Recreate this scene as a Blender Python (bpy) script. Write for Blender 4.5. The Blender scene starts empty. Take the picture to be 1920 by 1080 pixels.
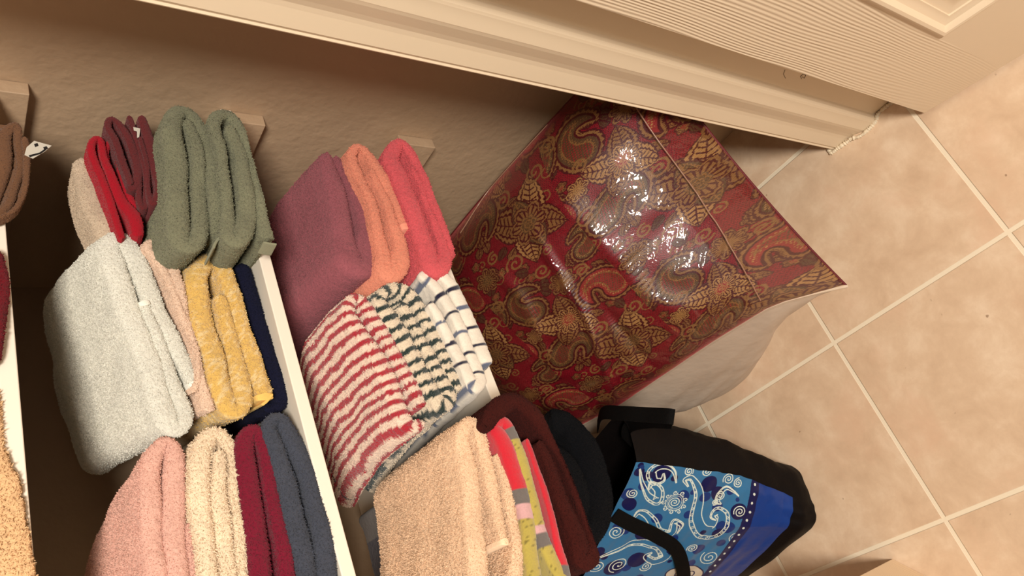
import bpy, math, random
import numpy as np
rng = np.random.default_rng(7)
COL = bpy.context.scene.collection
R = math.radians

# ------------------------------------------------------------------ camera
F_PX = 1406.3
CAM = np.array([-0.27135, -0.58939, 1.22256])
RW = np.array([[-0.35630, -0.52041, -0.77603],
               [-0.83063, 0.55677, 0.00799],
               [0.42791, 0.64744, -0.63064]])      # rows: right, down, forward

def ray(px, py):
    return RW.T @ np.array([(px - 960) / F_PX, (py - 540) / F_PX, 1.0])
def at(px, py, ax, val):
    """point where the sight line of a photo pixel meets the plane axis=val"""
    r = ray(px, py); s = (val - CAM[ax]) / r[ax]
    return CAM + s * r

# key heights / planes (metres)
Z2, Z1, Z0 = 0.683, 0.918, 1.162      # tops of the three shelves
YS, YB = 0.071, 0.463                 # shelf front, back wall
XW, XL = 0.434, -0.80                 # side walls
TILE = 0.31

# ------------------------------------------------------------------ helpers
def lin(c):
    c = c / 255.0
    return c / 12.92 if c <= 0.04045 else ((c + 0.055) / 1.055) ** 2.4
def rgb(r, g, b):
    return (lin(r), lin(g), lin(b))

def tag(o, label=None, cat=None, group=None, kind=None):
    if label: o['label'] = label
    if cat: o['category'] = cat
    if group: o['group'] = group
    if kind: o['kind'] = kind
    return o
def empty(name, loc=(0, 0, 0)):
    o = bpy.data.objects.new(name, None); COL.objects.link(o); o.location = loc
    o.empty_display_size = 0.05
    return o
def make(name, verts, faces, mat, parent=None, smooth=True, col=None, uv=None):
    me = bpy.data.meshes.new(name)
    verts = np.asarray(verts, dtype=np.float32)
    if isinstance(faces, np.ndarray) and faces.ndim == 2:
        nf, k = faces.shape
        me.vertices.add(len(verts)); me.vertices.foreach_set('co', verts.ravel())
        me.loops.add(nf * k); me.loops.foreach_set('vertex_index', faces.astype(np.int32).ravel())
        me.polygons.add(nf)
        me.polygons.foreach_set('loop_start', np.arange(nf, dtype=np.int32) * k)
        me.polygons.foreach_set('loop_total', np.full(nf, k, dtype=np.int32))
        me.update(calc_edges=True); me.validate()
    else:
        me.from_pydata([tuple(map(float, v)) for v in verts], [], faces); me.update()
    if smooth:
        me.polygons.foreach_set('use_smooth', np.ones(len(me.polygons), dtype=bool))
    if col is not None:
        a = me.color_attributes.new('Col', 'FLOAT_COLOR', 'POINT')
        c = np.ones((len(verts), 4), dtype=np.float32); c[:, :3] = col
        a.data.foreach_set('color', c.ravel())
    me.materials.append(mat)
    o = bpy.data.objects.new(name, me); COL.objects.link(o)
    if parent:
        o.parent = parent
        # parents sit unrotated: keep world coordinates
        o.location = (-parent.location[0], -parent.location[1], -parent.location[2])
    return o
def add_pile(V, F, N, length, rr, col=None, width=.00085, lean=.85):
    """terry pile: short tapering yarn tufts standing on every cell listed in F, in the same mesh"""
    a, b, c, d = V[F[:, 0]], V[F[:, 1]], V[F[:, 2]], V[F[:, 3]]
    n = len(F); u = rr.random((n, 1)); w = rr.random((n, 1))
    base = (a * (1 - u) + b * u) * (1 - w) + (d * (1 - u) + c * u) * w
    t = rr.normal(size=(n, 3)); dirn = N + lean * t * .55; dirn /= np.linalg.norm(dirn, axis=1)[:, None]
    side = np.cross(dirn, rr.normal(size=(n, 3))); side /= np.linalg.norm(side, axis=1)[:, None] + 1e-9
    L = length * (.55 + .6 * rr.random((n, 1))); k = rr.normal(size=(n, 3)) * L * .35
    p0, p1 = base - side * width * .6 - dirn * .0006, base + side * width * .6 - dirn * .0006
    p2, p3 = base + side * width * .45 + dirn * L * .75 + k * .5, base - side * width * .45 + dirn * L * .9 + k
    V2 = np.stack([p0, p1, p2, p3], 1).reshape(-1, 3)
    F2 = np.arange(4 * n).reshape(-1, 4) + len(V)
    C2 = None if col is None else np.repeat(col[F[:, 0]], 4, axis=0)
    return V2, F2, C2
def grid_faces(nu, nv, wrap_v=False, wrap_u=False, off=0):
    u = np.arange(nu if wrap_u else nu - 1); v = np.arange(nv if wrap_v else nv - 1)
    U, V = np.meshgrid(u, v, indexing='ij')
    a = U * nv + V; b = ((U + 1) % nu) * nv + V
    c = ((U + 1) % nu) * nv + (V + 1) % nv; d = U * nv + (V + 1) % nv
    return np.stack([a, b, c, d], -1).reshape(-1, 4) + off
def box_data(x0, x1, y0, y1, z0, z1):
    v = [(x, y, z) for x in (x0, x1) for y in (y0, y1) for z in (z0, z1)]
    f = [(0, 1, 3, 2), (4, 6, 7, 5), (0, 4, 5, 1), (2, 3, 7, 6), (0, 2, 6, 4), (1, 5, 7, 3)]
    return v, f
def box(name, b, mat, parent=None, bevel=0.0):
    v, f = box_data(*b)
    o = make(name, v, f, mat, parent, smooth=False)
    if bevel:
        m = o.modifiers.new('bevel', 'BEVEL'); m.width = bevel; m.segments = 3
    return o
def lowfreq(x, y, seed, scale, octaves=4):
    r = np.random.default_rng(seed); out = np.zeros(np.broadcast(x, y).shape)
    for i in range(octaves * 3):
        a = r.uniform(0, 2 * math.pi); k = (1 + i / 3) / scale * 2 * math.pi * r.uniform(.6, 1.1)
        out += np.sin(k * (x * math.cos(a) + y * math.sin(a)) + r.uniform(0, 6.28)) / (1 + i / 3)
    return out / 3.0
def catmull(P, n_per):
    P = np.asarray(P, float)
    Q = np.vstack([2 * P[0] - P[1], P, 2 * P[-1] - P[-2]])
    out = []; idx = []
    for i in range(1, len(Q) - 2):
        t = np.linspace(0, 1, n_per, endpoint=False)[:, None]
        a, b, c, d = Q[i - 1], Q[i], Q[i + 1], Q[i + 2]
        out.append(.5 * (2 * b + (c - a) * t + (2 * a - 5 * b + 4 * c - d) * t ** 2 + (3 * b - a - 3 * c + d) * t ** 3))
        idx.append(i - 1 + t[:, 0])
    out.append(P[-1:]); idx.append(np.array([len(P) - 1.0]))
    return np.vstack(out), np.concatenate(idx)

# ------------------------------------------------------------------ materials
def mat_new(name):
    m = bpy.data.materials.new(name); m.use_nodes = True
    nt = m.node_tree; b = nt.nodes['Principled BSDF']
    return m, nt, b
def node(nt, t, **kw):
    n = nt.nodes.new(t)
    for k, v in kw.items():
        if k in n.inputs: n.inputs[k].default_value = v
        else: setattr(n, k, v)
    return n
def bump(nt, b, height, strength, dist, prev=None):
    bp = node(nt, 'ShaderNodeBump'); bp.inputs['Strength'].default_value = strength
    bp.inputs['Distance'].default_value = dist
    nt.links.new(height, bp.inputs['Height'])
    if prev: nt.links.new(prev, bp.inputs['Normal'])
    nt.links.new(bp.outputs['Normal'], b.inputs['Normal'])
    return bp.outputs['Normal']
def coords(nt):
    return node(nt, 'ShaderNodeTexCoord').outputs['Object']
def paint(name, c, rough=0.5, bscale=160, bstr=0.25, bdist=0.0006, var=0.04, scale2=None):
    m, nt, b = mat_new(name); co = coords(nt)
    n = node(nt, 'ShaderNodeTexNoise', Scale=bscale, Detail=3.0); nt.links.new(co, n.inputs['Vector'])
    n2 = node(nt, 'ShaderNodeTexNoise', Scale=6.0, Detail=3.0); nt.links.new(co, n2.inputs['Vector'])
    mx = node(nt, 'ShaderNodeMix', data_type='RGBA')
    mx.inputs[6].default_value = (*[v * (1 - var) for v in c], 1); mx.inputs[7].default_value = (*[min(1, v * (1 + var)) for v in c], 1)
    nt.links.new(n2.outputs['Fac'], mx.inputs[0]); nt.links.new(mx.outputs[2], b.inputs['Base Color'])
    b.inputs['Roughness'].default_value = rough
    nrm = bump(nt, b, n.outputs['Fac'], bstr, bdist)
    if scale2:
        n3 = node(nt, 'ShaderNodeTexNoise', Scale=scale2, Detail=2.0); nt.links.new(co, n3.inputs['Vector'])
        bump(nt, b, n3.outputs['Fac'], .6, .003, nrm)
    return m
def terry(name, c=None, var=0.16, scale=330, bstr=.9, sheen=.35, attr=False, rough=1.0):
    m, nt, b = mat_new(name); co = coords(nt)
    n = node(nt, 'ShaderNodeTexNoise', Scale=scale, Detail=4.0, Roughness=.65); nt.links.new(co, n.inputs['Vector'])
    n2 = node(nt, 'ShaderNodeTexNoise', Scale=28.0, Detail=4.0); nt.links.new(co, n2.inputs['Vector'])
    ad = node(nt, 'ShaderNodeMath', operation='MULTIPLY_ADD'); nt.links.new(n.outputs['Fac'], ad.inputs[0])
    ad.inputs[1].default_value = 1.5; nt.links.new(n2.outputs['Fac'], ad.inputs[2])
    mr = node(nt, 'ShaderNodeMapRange'); nt.links.new(ad.outputs[0], mr.inputs[0])
    mr.inputs[1].default_value = .7; mr.inputs[2].default_value = 1.8
    mr.inputs[3].default_value = 1 - var * 1.5; mr.inputs[4].default_value = 1 + var
    vm = node(nt, 'ShaderNodeVectorMath', operation='SCALE'); nt.links.new(mr.outputs[0], vm.inputs['Scale'])
    if attr:
        at_ = node(nt, 'ShaderNodeAttribute', attribute_name='Col'); nt.links.new(at_.outputs['Color'], vm.inputs[0])
    else:
        r_ = node(nt, 'ShaderNodeRGB'); r_.outputs[0].default_value = (*c, 1); nt.links.new(r_.outputs[0], vm.inputs[0])
    nt.links.new(vm.outputs[0], b.inputs['Base Color'])
    b.inputs['Roughness'].default_value = rough
    b.inputs['Specular IOR Level'].default_value = .12
    b.inputs['Sheen Weight'].default_value = sheen; b.inputs['Sheen Roughness'].default_value = .6
    if c is not None:
        b.inputs['Sheen Tint'].default_value = (*[min(1, .25 + v) for v in c], 1)
    bump(nt, b, n.outputs['Fac'], bstr, .0022)
    return m

WALL = rgb(176, 150, 122)
M_wall = paint('wall_paint', WALL, .6, 120, .5, .0014, .03, scale2=40)
M_shelf = paint('shelf_paint', rgb(238, 228, 212), .45, 60, .15, .0004, .03)
M_trim = paint('trim_paint', rgb(228, 210, 182), .38, 40, .12, .0005, .02)
M_caulk = paint('caulk', rgb(232, 216, 188), .6, 220, .7, .002, .08)

def mat_grain(name, c, vertical=True, amp=.9):
    m, nt, b = mat_new(name); co = coords(nt)
    mp = node(nt, 'ShaderNodeMapping'); nt.links.new(co, mp.inputs['Vector'])
    mp.inputs['Scale'].default_value = (1, 1, .16) if vertical else (.1, .1, 1)
    n1 = node(nt, 'ShaderNodeTexNoise', Scale=9.0, Detail=2.0); nt.links.new(mp.outputs[0], n1.inputs['Vector'])
    sep = node(nt, 'ShaderNodeSeparateXYZ'); nt.links.new(co, sep.inputs[0])
    ln = node(nt, 'ShaderNodeMath', operation='MULTIPLY'); nt.links.new(sep.outputs['Y' if vertical else 'Z'], ln.inputs[0]); ln.inputs[1].default_value = 1500.0
    ma = node(nt, 'ShaderNodeMath', operation='MULTIPLY_ADD'); nt.links.new(n1.outputs['Fac'], ma.inputs[0]); ma.inputs[1].default_value = 70.0
    nt.links.new(ln.outputs[0], ma.inputs[2])
    sn = node(nt, 'ShaderNodeMath', operation='SINE'); nt.links.new(ma.outputs[0], sn.inputs[0])
    mp2 = node(nt, 'ShaderNodeMapping'); nt.links.new(co, mp2.inputs['Vector'])
    mp2.inputs['Scale'].default_value = (1, 60, 5) if vertical else (5, 5, 60)
    n2 = node(nt, 'ShaderNodeTexNoise', Scale=2.5, Detail=2.0); nt.links.new(mp2.outputs[0], n2.inputs['Vector'])
    mu = node(nt, 'ShaderNodeMath', operation='MULTIPLY'); nt.links.new(sn.outputs[0], mu.inputs[0]); nt.links.new(n2.outputs['Fac'], mu.inputs[1])
    fz = node(nt, 'ShaderNodeMapRange', interpolation_type='SMOOTHSTEP'); nt.links.new(sep.outputs['Z'], fz.inputs[0])
    fz.inputs[1].default_value = -.05; fz.inputs[2].default_value = .42; fz.inputs[3].default_value = .12 if vertical else .6; fz.inputs[4].default_value = 1.0
    m3 = node(nt, 'ShaderNodeMath', operation='MULTIPLY'); nt.links.new(mu.outputs[0], m3.inputs[0]); nt.links.new(fz.outputs[0], m3.inputs[1])
    b.inputs['Base Color'].default_value = (*c, 1); b.inputs['Roughness'].default_value = .42
    bump(nt, b, m3.outputs[0], amp, .0006)
    return m
DOORC = rgb(228, 208, 180)
M_stile = mat_grain('door_stile_grain', DOORC, True, .7)
M_rail = mat_grain('door_rail_grain', DOORC, False, .10)
M_mould = paint('door_moulding', DOORC, .36, 60, .1, .0004, .02)

def mat_floor():
    m, nt, b = mat_new('floor_tiles'); co = coords(nt)
    sep = node(nt, 'ShaderNodeSeparateXYZ'); nt.links.new(co, sep.inputs[0])
    ds = []; ids = []
    for ax in ('X', 'Y'):
        dv = node(nt, 'ShaderNodeMath', operation='MULTIPLY'); nt.links.new(sep.outputs[ax], dv.inputs[0]); dv.inputs[1].default_value = 1 / TILE
        # slight wobble keeps joints from being perfectly ruled
        fr = node(nt, 'ShaderNodeMath', operation='FLOORED_MODULO'); nt.links.new(dv.outputs[0], fr.inputs[0]); fr.inputs[1].default_value = 1.0
        fl = node(nt, 'ShaderNodeMath', operation='FLOOR'); nt.links.new(dv.outputs[0], fl.inputs[0]); ids.append(fl.outputs[0])
        om = node(nt, 'ShaderNodeMath', operation='SUBTRACT'); om.inputs[0].default_value = 1.0; nt.links.new(fr.outputs[0], om.inputs[1])
        mn = node(nt, 'ShaderNodeMath', operation='MINIMUM'); nt.links.new(fr.outputs[0], mn.inputs[0]); nt.links.new(om.outputs[0], mn.inputs[1])
        ds.append(mn.outputs[0])
    mn = node(nt, 'ShaderNodeMath', operation='MINIMUM'); nt.links.new(ds[0], mn.inputs[0]); nt.links.new(ds[1], mn.inputs[1])
    # joint mask: 1 inside grout
    jm = node(nt, 'ShaderNodeMapRange', interpolation_type='SMOOTHSTEP'); nt.links.new(mn.outputs[0], jm.inputs[0])
    jm.inputs[1].default_value = .0085; jm.inputs[2].default_value = .0125; jm.inputs[3].default_value = 1; jm.inputs[4].default_value = 0
    cmb = node(nt, 'ShaderNodeCombineXYZ'); nt.links.new(ids[0], cmb.inputs[0]); nt.links.new(ids[1], cmb.inputs[1])
    wn = node(nt, 'ShaderNodeTexWhiteNoise'); nt.links.new(cmb.outputs[0], wn.inputs['Vector'])
    off = node(nt, 'ShaderNodeVectorMath', operation='MULTIPLY_ADD'); nt.links.new(wn.outputs['Color'], off.inputs[0]); off.inputs[1].default_value = (9, 9, 9); nt.links.new(co, off.inputs[2])
    n1 = node(nt, 'ShaderNodeTexNoise', Scale=17.0, Detail=8.0, Roughness=.68, Distortion=.25); nt.links.new(off.outputs[0], n1.inputs['Vector'])
    n2 = node(nt, 'ShaderNodeTexNoise', Scale=6.0, Detail=6.0, Roughness=.65, Distortion=.2); nt.links.new(off.outputs[0], n2.inputs['Vector'])
    cr = node(nt, 'ShaderNodeValToRGB'); nt.links.new(n1.outputs['Fac'], cr.inputs[0])
    e = cr.color_ramp.elements; e[0].position = .3; e[0].color = (*rgb(210, 180, 150), 1); e[1].position = .68; e[1].color = (*rgb(234, 210, 182), 1)
    k = e.new(.5); k.color = (*rgb(222, 194, 164), 1)
    mx = node(nt, 'ShaderNodeMix', data_type='RGBA'); nt.links.new(cr.outputs[0], mx.inputs[6]); mx.inputs[7].default_value = (*rgb(224, 186, 156), 1)
    m2 = node(nt, 'ShaderNodeMapRange'); nt.links.new(n2.outputs['Fac'], m2.inputs[0]); m2.inputs[1].default_value = .5; m2.inputs[2].default_value = .72; m2.inputs[4].default_value = .7
    nt.links.new(m2.outputs[0], mx.inputs[0])
    # small pits
    n3 = node(nt, 'ShaderNodeTexNoise', Scale=70.0, Detail=1.0); nt.links.new(off.outputs[0], n3.inputs['Vector'])
    m3 = node(nt, 'ShaderNodeMapRange'); nt.links.new(n3.outputs['Fac'], m3.inputs[0]); m3.inputs[1].default_value = .80; m3.inputs[2].default_value = .83; m3.inputs[4].default_value = .6
    mx2 = node(nt, 'ShaderNodeMix', data_type='RGBA'); nt.links.new(mx.outputs[2], mx2.inputs[6]); mx2.inputs[7].default_value = (*rgb(120, 80, 50), 1); nt.links.new(m3.outputs[0], mx2.inputs[0])
    mg = node(nt, 'ShaderNodeMix', data_type='RGBA'); nt.links.new(mx2.outputs[2], mg.inputs[6]); mg.inputs[7].default_value = (*rgb(240, 226, 200), 1); nt.links.new(jm.outputs[0], mg.inputs[0])
    nt.links.new(mg.outputs[2], b.inputs['Base Color'])
    rr = node(nt, 'ShaderNodeMapRange'); nt.links.new(jm.outputs[0], rr.inputs[0]); rr.inputs[3].default_value = .42; rr.inputs[4].default_value = .8
    nt.links.new(rr.outputs[0], b.inputs['Roughness']); b.inputs['Specular IOR Level'].default_value = .35
    hh = node(nt, 'ShaderNodeMath', operation='MULTIPLY_ADD'); nt.links.new(jm.outputs[0], hh.inputs[0]); hh.inputs[1].default_value = -1.0
    n4 = node(nt, 'ShaderNodeMath', operation='MULTIPLY'); nt.links.new(n1.outputs['Fac'], n4.inputs[0]); n4.inputs[1].default_value = .2
    nt.links.new(n4.outputs[0], hh.inputs[2])
    bump(nt, b, hh.outputs[0], .6, .0015)
    return m
M_floor = mat_floor()

# ------------------------------------------------------------------ the setting
def struct(o, label=None):
    return tag(o, label, kind='structure')
FY0, FX0, FX1 = -2.3, -1.4, 1.3
struct(box('floor', (FX0, FX1, FY0, YB + .1, -.05, 0), M_floor))
struct(box('wall_right', (XW, XW + .1, -.30, YB + .1, 0, 2.45), M_wall))
struct(box('wall_back', (XL - .1, XW + .1, YB, YB + .1, 0, 2.45), M_wall))
struct(box('wall_left', (XL - .1, XL, -.30, YB, 0, 2.45), M_wall))
struct(box('wall_front', (.292, 1.25, -.298, -.186, 0, 2.45), M_wall))
struct(box('ceiling', (XL - .1, XW + .1, -.30, YB + .1, 2.45, 2.5), M_wall))

# door jamb with its moulded stop, profile (X, Y) extruded upwards
def extrude_profile(name, prof, z0, z1, mat, parent=None, nz=2):
    n = len(prof); zs = np.linspace(z0, z1, nz)
    v = [(x, y, z) for z in zs for x, y in prof]
    f = [(k * n + i, k * n + (i + 1) % n, (k + 1) * n + (i + 1) % n, (k + 1) * n + i) for k in range(nz - 1) for i in range(n)]
    f += [tuple(reversed(range(n))), tuple(range((nz - 1) * n, nz * n))]
    return make(name, v, f, mat, parent, smooth=False)
prof = [(.292, -.1800), (.2745, -.1800), (.2728, -.1806), (.2720, -.1820), (.2730, -.1845), (.2716, -.1862), (.2705, -.1880),
        (.2705, -.2080), (.2700, -.2140), (.2680, -.2205), (.2655, -.2270), (.2632, -.2330), (.2622, -.2368), (.2618, -.2380),
        (.2618, -.2560), (.2624, -.2590), (.2650, -.2628), (.2690, -.2645), (.2715, -.2650), (.2725, -.2655),
        (.2725, -.3000), (.2700, -.3020), (.2700, -.3180), (.292, -.3180)]
jamb = struct(extrude_profile('trim_1', prof, 0, 2.3, M_trim))
# two small pencil marks on the jamb
M_pencil = paint('pencil', rgb(110, 92, 70), .8, 300, .1, .0002, .05)
def wire(name, pxs, ax, val, r, mat, parent):
    c = bpy.data.curves.new(name, 'CURVE'); c.dimensions = '3D'; c.bevel_depth = r; sp = c.splines.new('POLY'); sp.points.add(len(pxs) - 1)
    for i, p in enumerate(pxs): sp.points[i].co = (*at(p[0], p[1], ax, val), 1)
    o = bpy.data.objects.new(name, c); COL.objects.link(o); c.materials.append(mat); o.parent = parent; return o
wire('pencil_mark', [(1472, 131), (1469, 139), (1473, 147)], 0, .2722, .0003, M_pencil, jamb)
wire('pencil_mark', [(1503, 148), (1501, 143), (1506, 139), (1511, 141), (1508, 147), (1504, 144)], 0, .2722, .0004, M_pencil, jamb)
# ragged caulk line where the jamb meets the tiles
def rough_bead(name, pts, r, mat, seed=3):
    P, _ = catmull(pts, 14); n = len(P); k = 8; rr = np.random.default_rng(seed)
    V = []
    for i in range(n):
        t = P[min(i + 1, n - 1)] - P[max(i - 1, 0)]; t /= np.linalg.norm(t)
        s = np.cross(t, [0, 0, 1]); s /= np.linalg.norm(s)
        ri = r * (.6 + .8 * rr.random())
        for j in range(k):
            a = 2 * math.pi * j / k
            V.append(P[i] + s * math.cos(a) * ri * (1 + .3 * rr.random()) + np.array([0, 0, 1]) * max(math.sin(a) * ri, -.002))
    return make(name, V, grid_faces(n, k, wrap_v=True), mat)
struct(rough_bead('trim_2', [(.282, -.1765, .001), (.2695, -.176, .001), (.268, -.188, .001), (.266, -.205, .001), (.2655, -.215, .001), (.259, -.228, .001),
                             (.2585, -.245, .001), (.262, -.262, .001), (.2685, -.27, .001), (.269, -.288, .001), (.267, -.303, .001)], .0028, M_caulk))

# open panelled door
door = empty('door_1', (.2164, -.3242, .009)); struct(door)
door.rotation_euler = (0, 0, math.atan2(-.98608, -.16625) + math.pi / 2)   # local -Y runs from hinge to handle side
def door_leaf(parent):
    W, T = .61, .035
    # panels (local: y from 0 to -W, x=0 face towards closet, x>0 into the leaf)
    rings = [(0, 0), (.003, -.0030), (.007, -.0045), (.011, -.0038), (.0135, -.0005), (.0150, .0030), (.021, .0052), (.026, .0056), (.0265, .0076), (.034, .0092), (.040, .0090), (.052, .0055), (.060, .0030), (.066, .0020)]
    panels = [(.112, W - .112, .208, .86), (.112, W - .112, 1.02, 1.90)]
    def quad(a0, a1, b0, b1, name, mat):
        v = [(0, -a0, b0), (0, -a1, b0), (0, -a1, b1), (0, -a0, b1)]
        v += [(T, y, z) for _, y, z in v]
        f = [(0, 3, 2, 1), (4, 5, 6, 7), (0, 1, 5, 4), (1, 2, 6, 5), (2, 3, 7, 6), (3, 0, 4, 7)]
        me = bpy.data.meshes.new(name); me.from_pydata(v, [], f); me.update(); me.materials.append(mat)
        o = bpy.data.objects.new(name, me); COL.objects.link(o); o.parent = parent
        return o
    quad(0, .112, 0, 2.02, 'door_stile', M_stile); quad(W - .112, W, 0, 2.02, 'door_stile', M_stile)
    quad(.112, W - .112, 0, .208, 'door_rail', M_rail); quad(.112, W - .112, .86, 1.02, 'door_rail', M_rail); quad(.112, W - .112, 1.90, 2.02, 'door_rail', M_rail)
    for a0, a1, b0, b1 in panels:
        v = []; f = []
        for q, h in rings:
            v += [(h, -(a0 + q), b0 + q), (h, -(a1 - q), b0 + q), (h, -(a1 - q), b1 - q), (h, -(a0 + q), b1 - q)]
        for i in range(len(rings) - 1):
            for j in range(4):
                k = (j + 1) % 4
                f.append((i * 4 + j, (i + 1) * 4 + j, (i + 1) * 4 + k, i * 4 + k))
        e = (len(rings) - 1) * 4; f.append((e, e + 3, e + 2, e + 1))
        n = len(v); v += [(T, -a0, b0), (T, -a1, b0), (T, -a1, b1), (T, -a0, b1)]; f.append((n, n + 1, n + 2, n + 3))
        me = bpy.data.meshes.new('door_panel'); me.from_pydata(v, [], f); me.update(); me.materials.append(M_mould)
        me.polygons.foreach_set('use_smooth', [True] * len(me.polygons))
        o = bpy.data.objects.new('door_panel', me); COL.objects.link(o); o.parent = parent
        m = o.modifiers.new('split', 'EDGE_SPLIT'); m.split_angle = R(28)
door_leaf(door)

# shelves and the cleats that carry them
def shelf(z, t, label, x1=XW - .0005):
    o = box('closet_shelf', (XL, x1, YS, YB - .0005, z - t, z), M_shelf, bevel=.0012)
    return tag(o, label, 'shelf', 'painted closet shelves')
shelf(Z0, .014, 'white painted shelf at left edge of photo, under the brown and dark red cloths')
shelf(Z1, .0135, 'middle white painted shelf carrying the green, yellow and navy towels')
shelf(Z2, .016, 'lowest white painted shelf carrying the striped towels', .4185)
def cleat(z0, z1, label):
    o = box('shelf_cleat', (.4165, XW - .0004, YS + .002, YB - .001, z0, z1), M_wall, bevel=.001)
    return tag(o, label, 'cleat', 'wall cleats under the shelves')
cleat(1.117, Z0 - .0142, 'beige wood cleat on side wall above the brown cloth with the white tag')
cleat(.864, Z1 - .0137, 'beige wood cleat on side wall beside the sage green towels')
cleat(.608, Z2 - .0162, 'beige wood cleat on side wall beside the coral red towel')

# ------------------------------------------------------------------ folded towels
def ribbon(name, mat, path, Yf, D, parent=None, fine=.06, skew=0.0, zs=Z1, zprof=None, amp=.0011, step=.0019,
           wave=.003, colf=None, pile=.0012, dens=2,  seed=1, backx=1.0, xc=None, tilt=0.0, taper=True, flat=.55, ycurve=None, rumple=0.0, dtaper=0.0):
    """A folded cloth: the layer centre line (photo pixels on the front plane y=Yf, with layer thickness in px)
    becomes a serpentine in the X-Z plane, run back to depth D."""
    rr = np.random.default_rng(seed)
    pts = []
    for p in path:
        q = at(p[0], p[1], 1, Yf); depth = (RW @ (q - CAM))[2]
        pts.append((q[0], q[2], p[2] * depth / F_PX * (.93 if pile > 0 else 1)))
    P, idx = catmull(pts, 24)
    seg = np.r_[0, np.cumsum(np.hypot(np.diff(P[:, 0]), np.diff(P[:, 1])))]
    n = max(int(seg[-1] / step), 12); s = np.linspace(0, seg[-1], n)
    X = np.interp(s, seg, P[:, 0]); Zc = np.interp(s, seg, P[:, 1]); W = np.interp(s, seg, P[:, 2]); ID = np.interp(s, seg, idx)
    if taper:
        e = np.minimum(s, s[-1] - s); rad = np.minimum(W / 2, .012 if pile > 0 or D > .12 else .0015)
        W = W * np.sqrt(np.clip(1 - (1 - np.clip(e / rad, 0, 1)) ** 2, .0, 1))
    tx = np.gradient(X); tz = np.gradient(Zc); L = np.hypot(tx, tz) + 1e-9
    # smooth the normals a little so tight turns stay clean
    ker = np.ones(5) / 5; pad = lambda a: np.convolve(np.pad(a, 2, mode='edge'), ker, 'valid')
    tx = pad(tx / L); tz = pad(tz / L); L = np.hypot(tx, tz) + 1e-9; nx = -tz / L; nz = tx / L
    na = int(np.clip(math.pi * W.mean() / 2 / step * .9, 8, 34)); ph = np.linspace(math.pi / 2, -math.pi / 2, na)
    nf = max(int(fine / step), 4); yfr = np.linspace(0, min(fine / D, 1), nf + 1)[1:]
    if fine < D * .98: yfr = np.r_[yfr, np.linspace(fine / D, 1, max(int((D - fine) / .012), 3) + 1)[1:]]
    flats = yfr[:-1]
    m_list = []          # (kind, value): arcs and flats around the perimeter
    V = []
    r = W / 2
    rf = r * flat
    cols_t = []; 
    YY = []; NN = []
    for a in ph:                                  # front arc, +n side to -n side
        YY.append(rf * (1 - math.cos(a))); NN.append(r * np.sign(math.sin(a)) * abs(math.sin(a)) ** .85)
    for t in flats:
        YY.append(rf + t * (D - 2 * rf)); NN.append(-r)
    for a in ph[::-1]:
        YY.append(D - rf * (1 - math.cos(a))); NN.append(r * math.sin(a))
    for t in flats[::-1]:
        YY.append(rf + t * (D - 2 * rf)); NN.append(r)
    YY = np.array(YY).T; NN = np.array(NN).T       # n x m
    m = YY.shape[1]
    x = X[:, None] + nx[:, None] * NN; z = Zc[:, None] + nz[:, None] * NN
    y = Yf + YY + wave * lowfreq(s[:, None] * 1.0, YY * 3, seed + 5, .11, 2) * np.clip(1 - YY / .08, 0, 1)
    sgn = NN / (r[:, None] + 1e-6)
    side = np.clip(np.abs(sgn), 0, 1) * np.sign(sgn)
    # outward direction
    fr = np.sqrt(np.clip(1 - side ** 2, 0, 1)); fy = np.where(YY < D / 2, -fr, fr)
    ox = nx[:, None] * side; oz = nz[:, None] * side
    g = rr.random(x.shape); g2 = rr.random(x.shape)
    a = amp * (g - .45) * .9
    j = amp * .5
    x = x + ox * a + j * (g2 - .5); z = z + oz * a + j * (rr.random(x.shape) - .5); y = y + fy * a + j * (rr.random(x.shape) - .5)
    # soft undulation of broad faces
    und = .0020 * lowfreq(x, y, seed + 20, .12, 2)
    z = z + und
    if rumple:
        z = z + rumple * lowfreq(x, y, seed + 31, .035); x = x + rumple * lowfreq(z, y, seed + 33, .05)
    if dtaper:
        xm = X.min() * .35 + X.max() * .65
        y = Yf + (y - Yf) * (1 - dtaper * np.clip((x - X.min() * .6 - X.max() * .4) / (X.max() - X.min()) / .6, 0, 1))
    yy = y - Yf
    if ycurve is not None: y = Yf + ycurve(yy, x, z)
    if zprof is not None:
        ztop = Zc.max()
        if isinstance(zprof, tuple): zprof, ztop = zprof      # one common height for the whole stack
        k = np.clip((z - zs) / (ztop - zs + 1e-6), 0, 1.3)
        z = z + k * np.interp(yy, [q[0] for q in zprof], [q[1] for q in zprof])
    if xc is None: xc = X.mean()
    x = x + skew * yy
    x = xc + skew * yy + (x - xc - skew * yy) * (1 + (backx - 1) * np.clip(yy / D, 0, 1))
    z = z + tilt * yy
    z = np.where((zs != Z0) | (y > YS - .004), np.maximum(z, zs + .0006), z)
    y = np.minimum(y, YB - .002); x = np.minimum(x, .4150)
    V = np.stack([x, y, z], -1).reshape(-1, 3)
    col = None
    if colf is not None:
        col = colf(np.broadcast_to(s[:, None], x.shape), YY, sgn, np.broadcast_to(ID[:, None], x.shape), rr).reshape(-1, 3)
    F = grid_faces(n, m, wrap_v=True)
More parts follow.
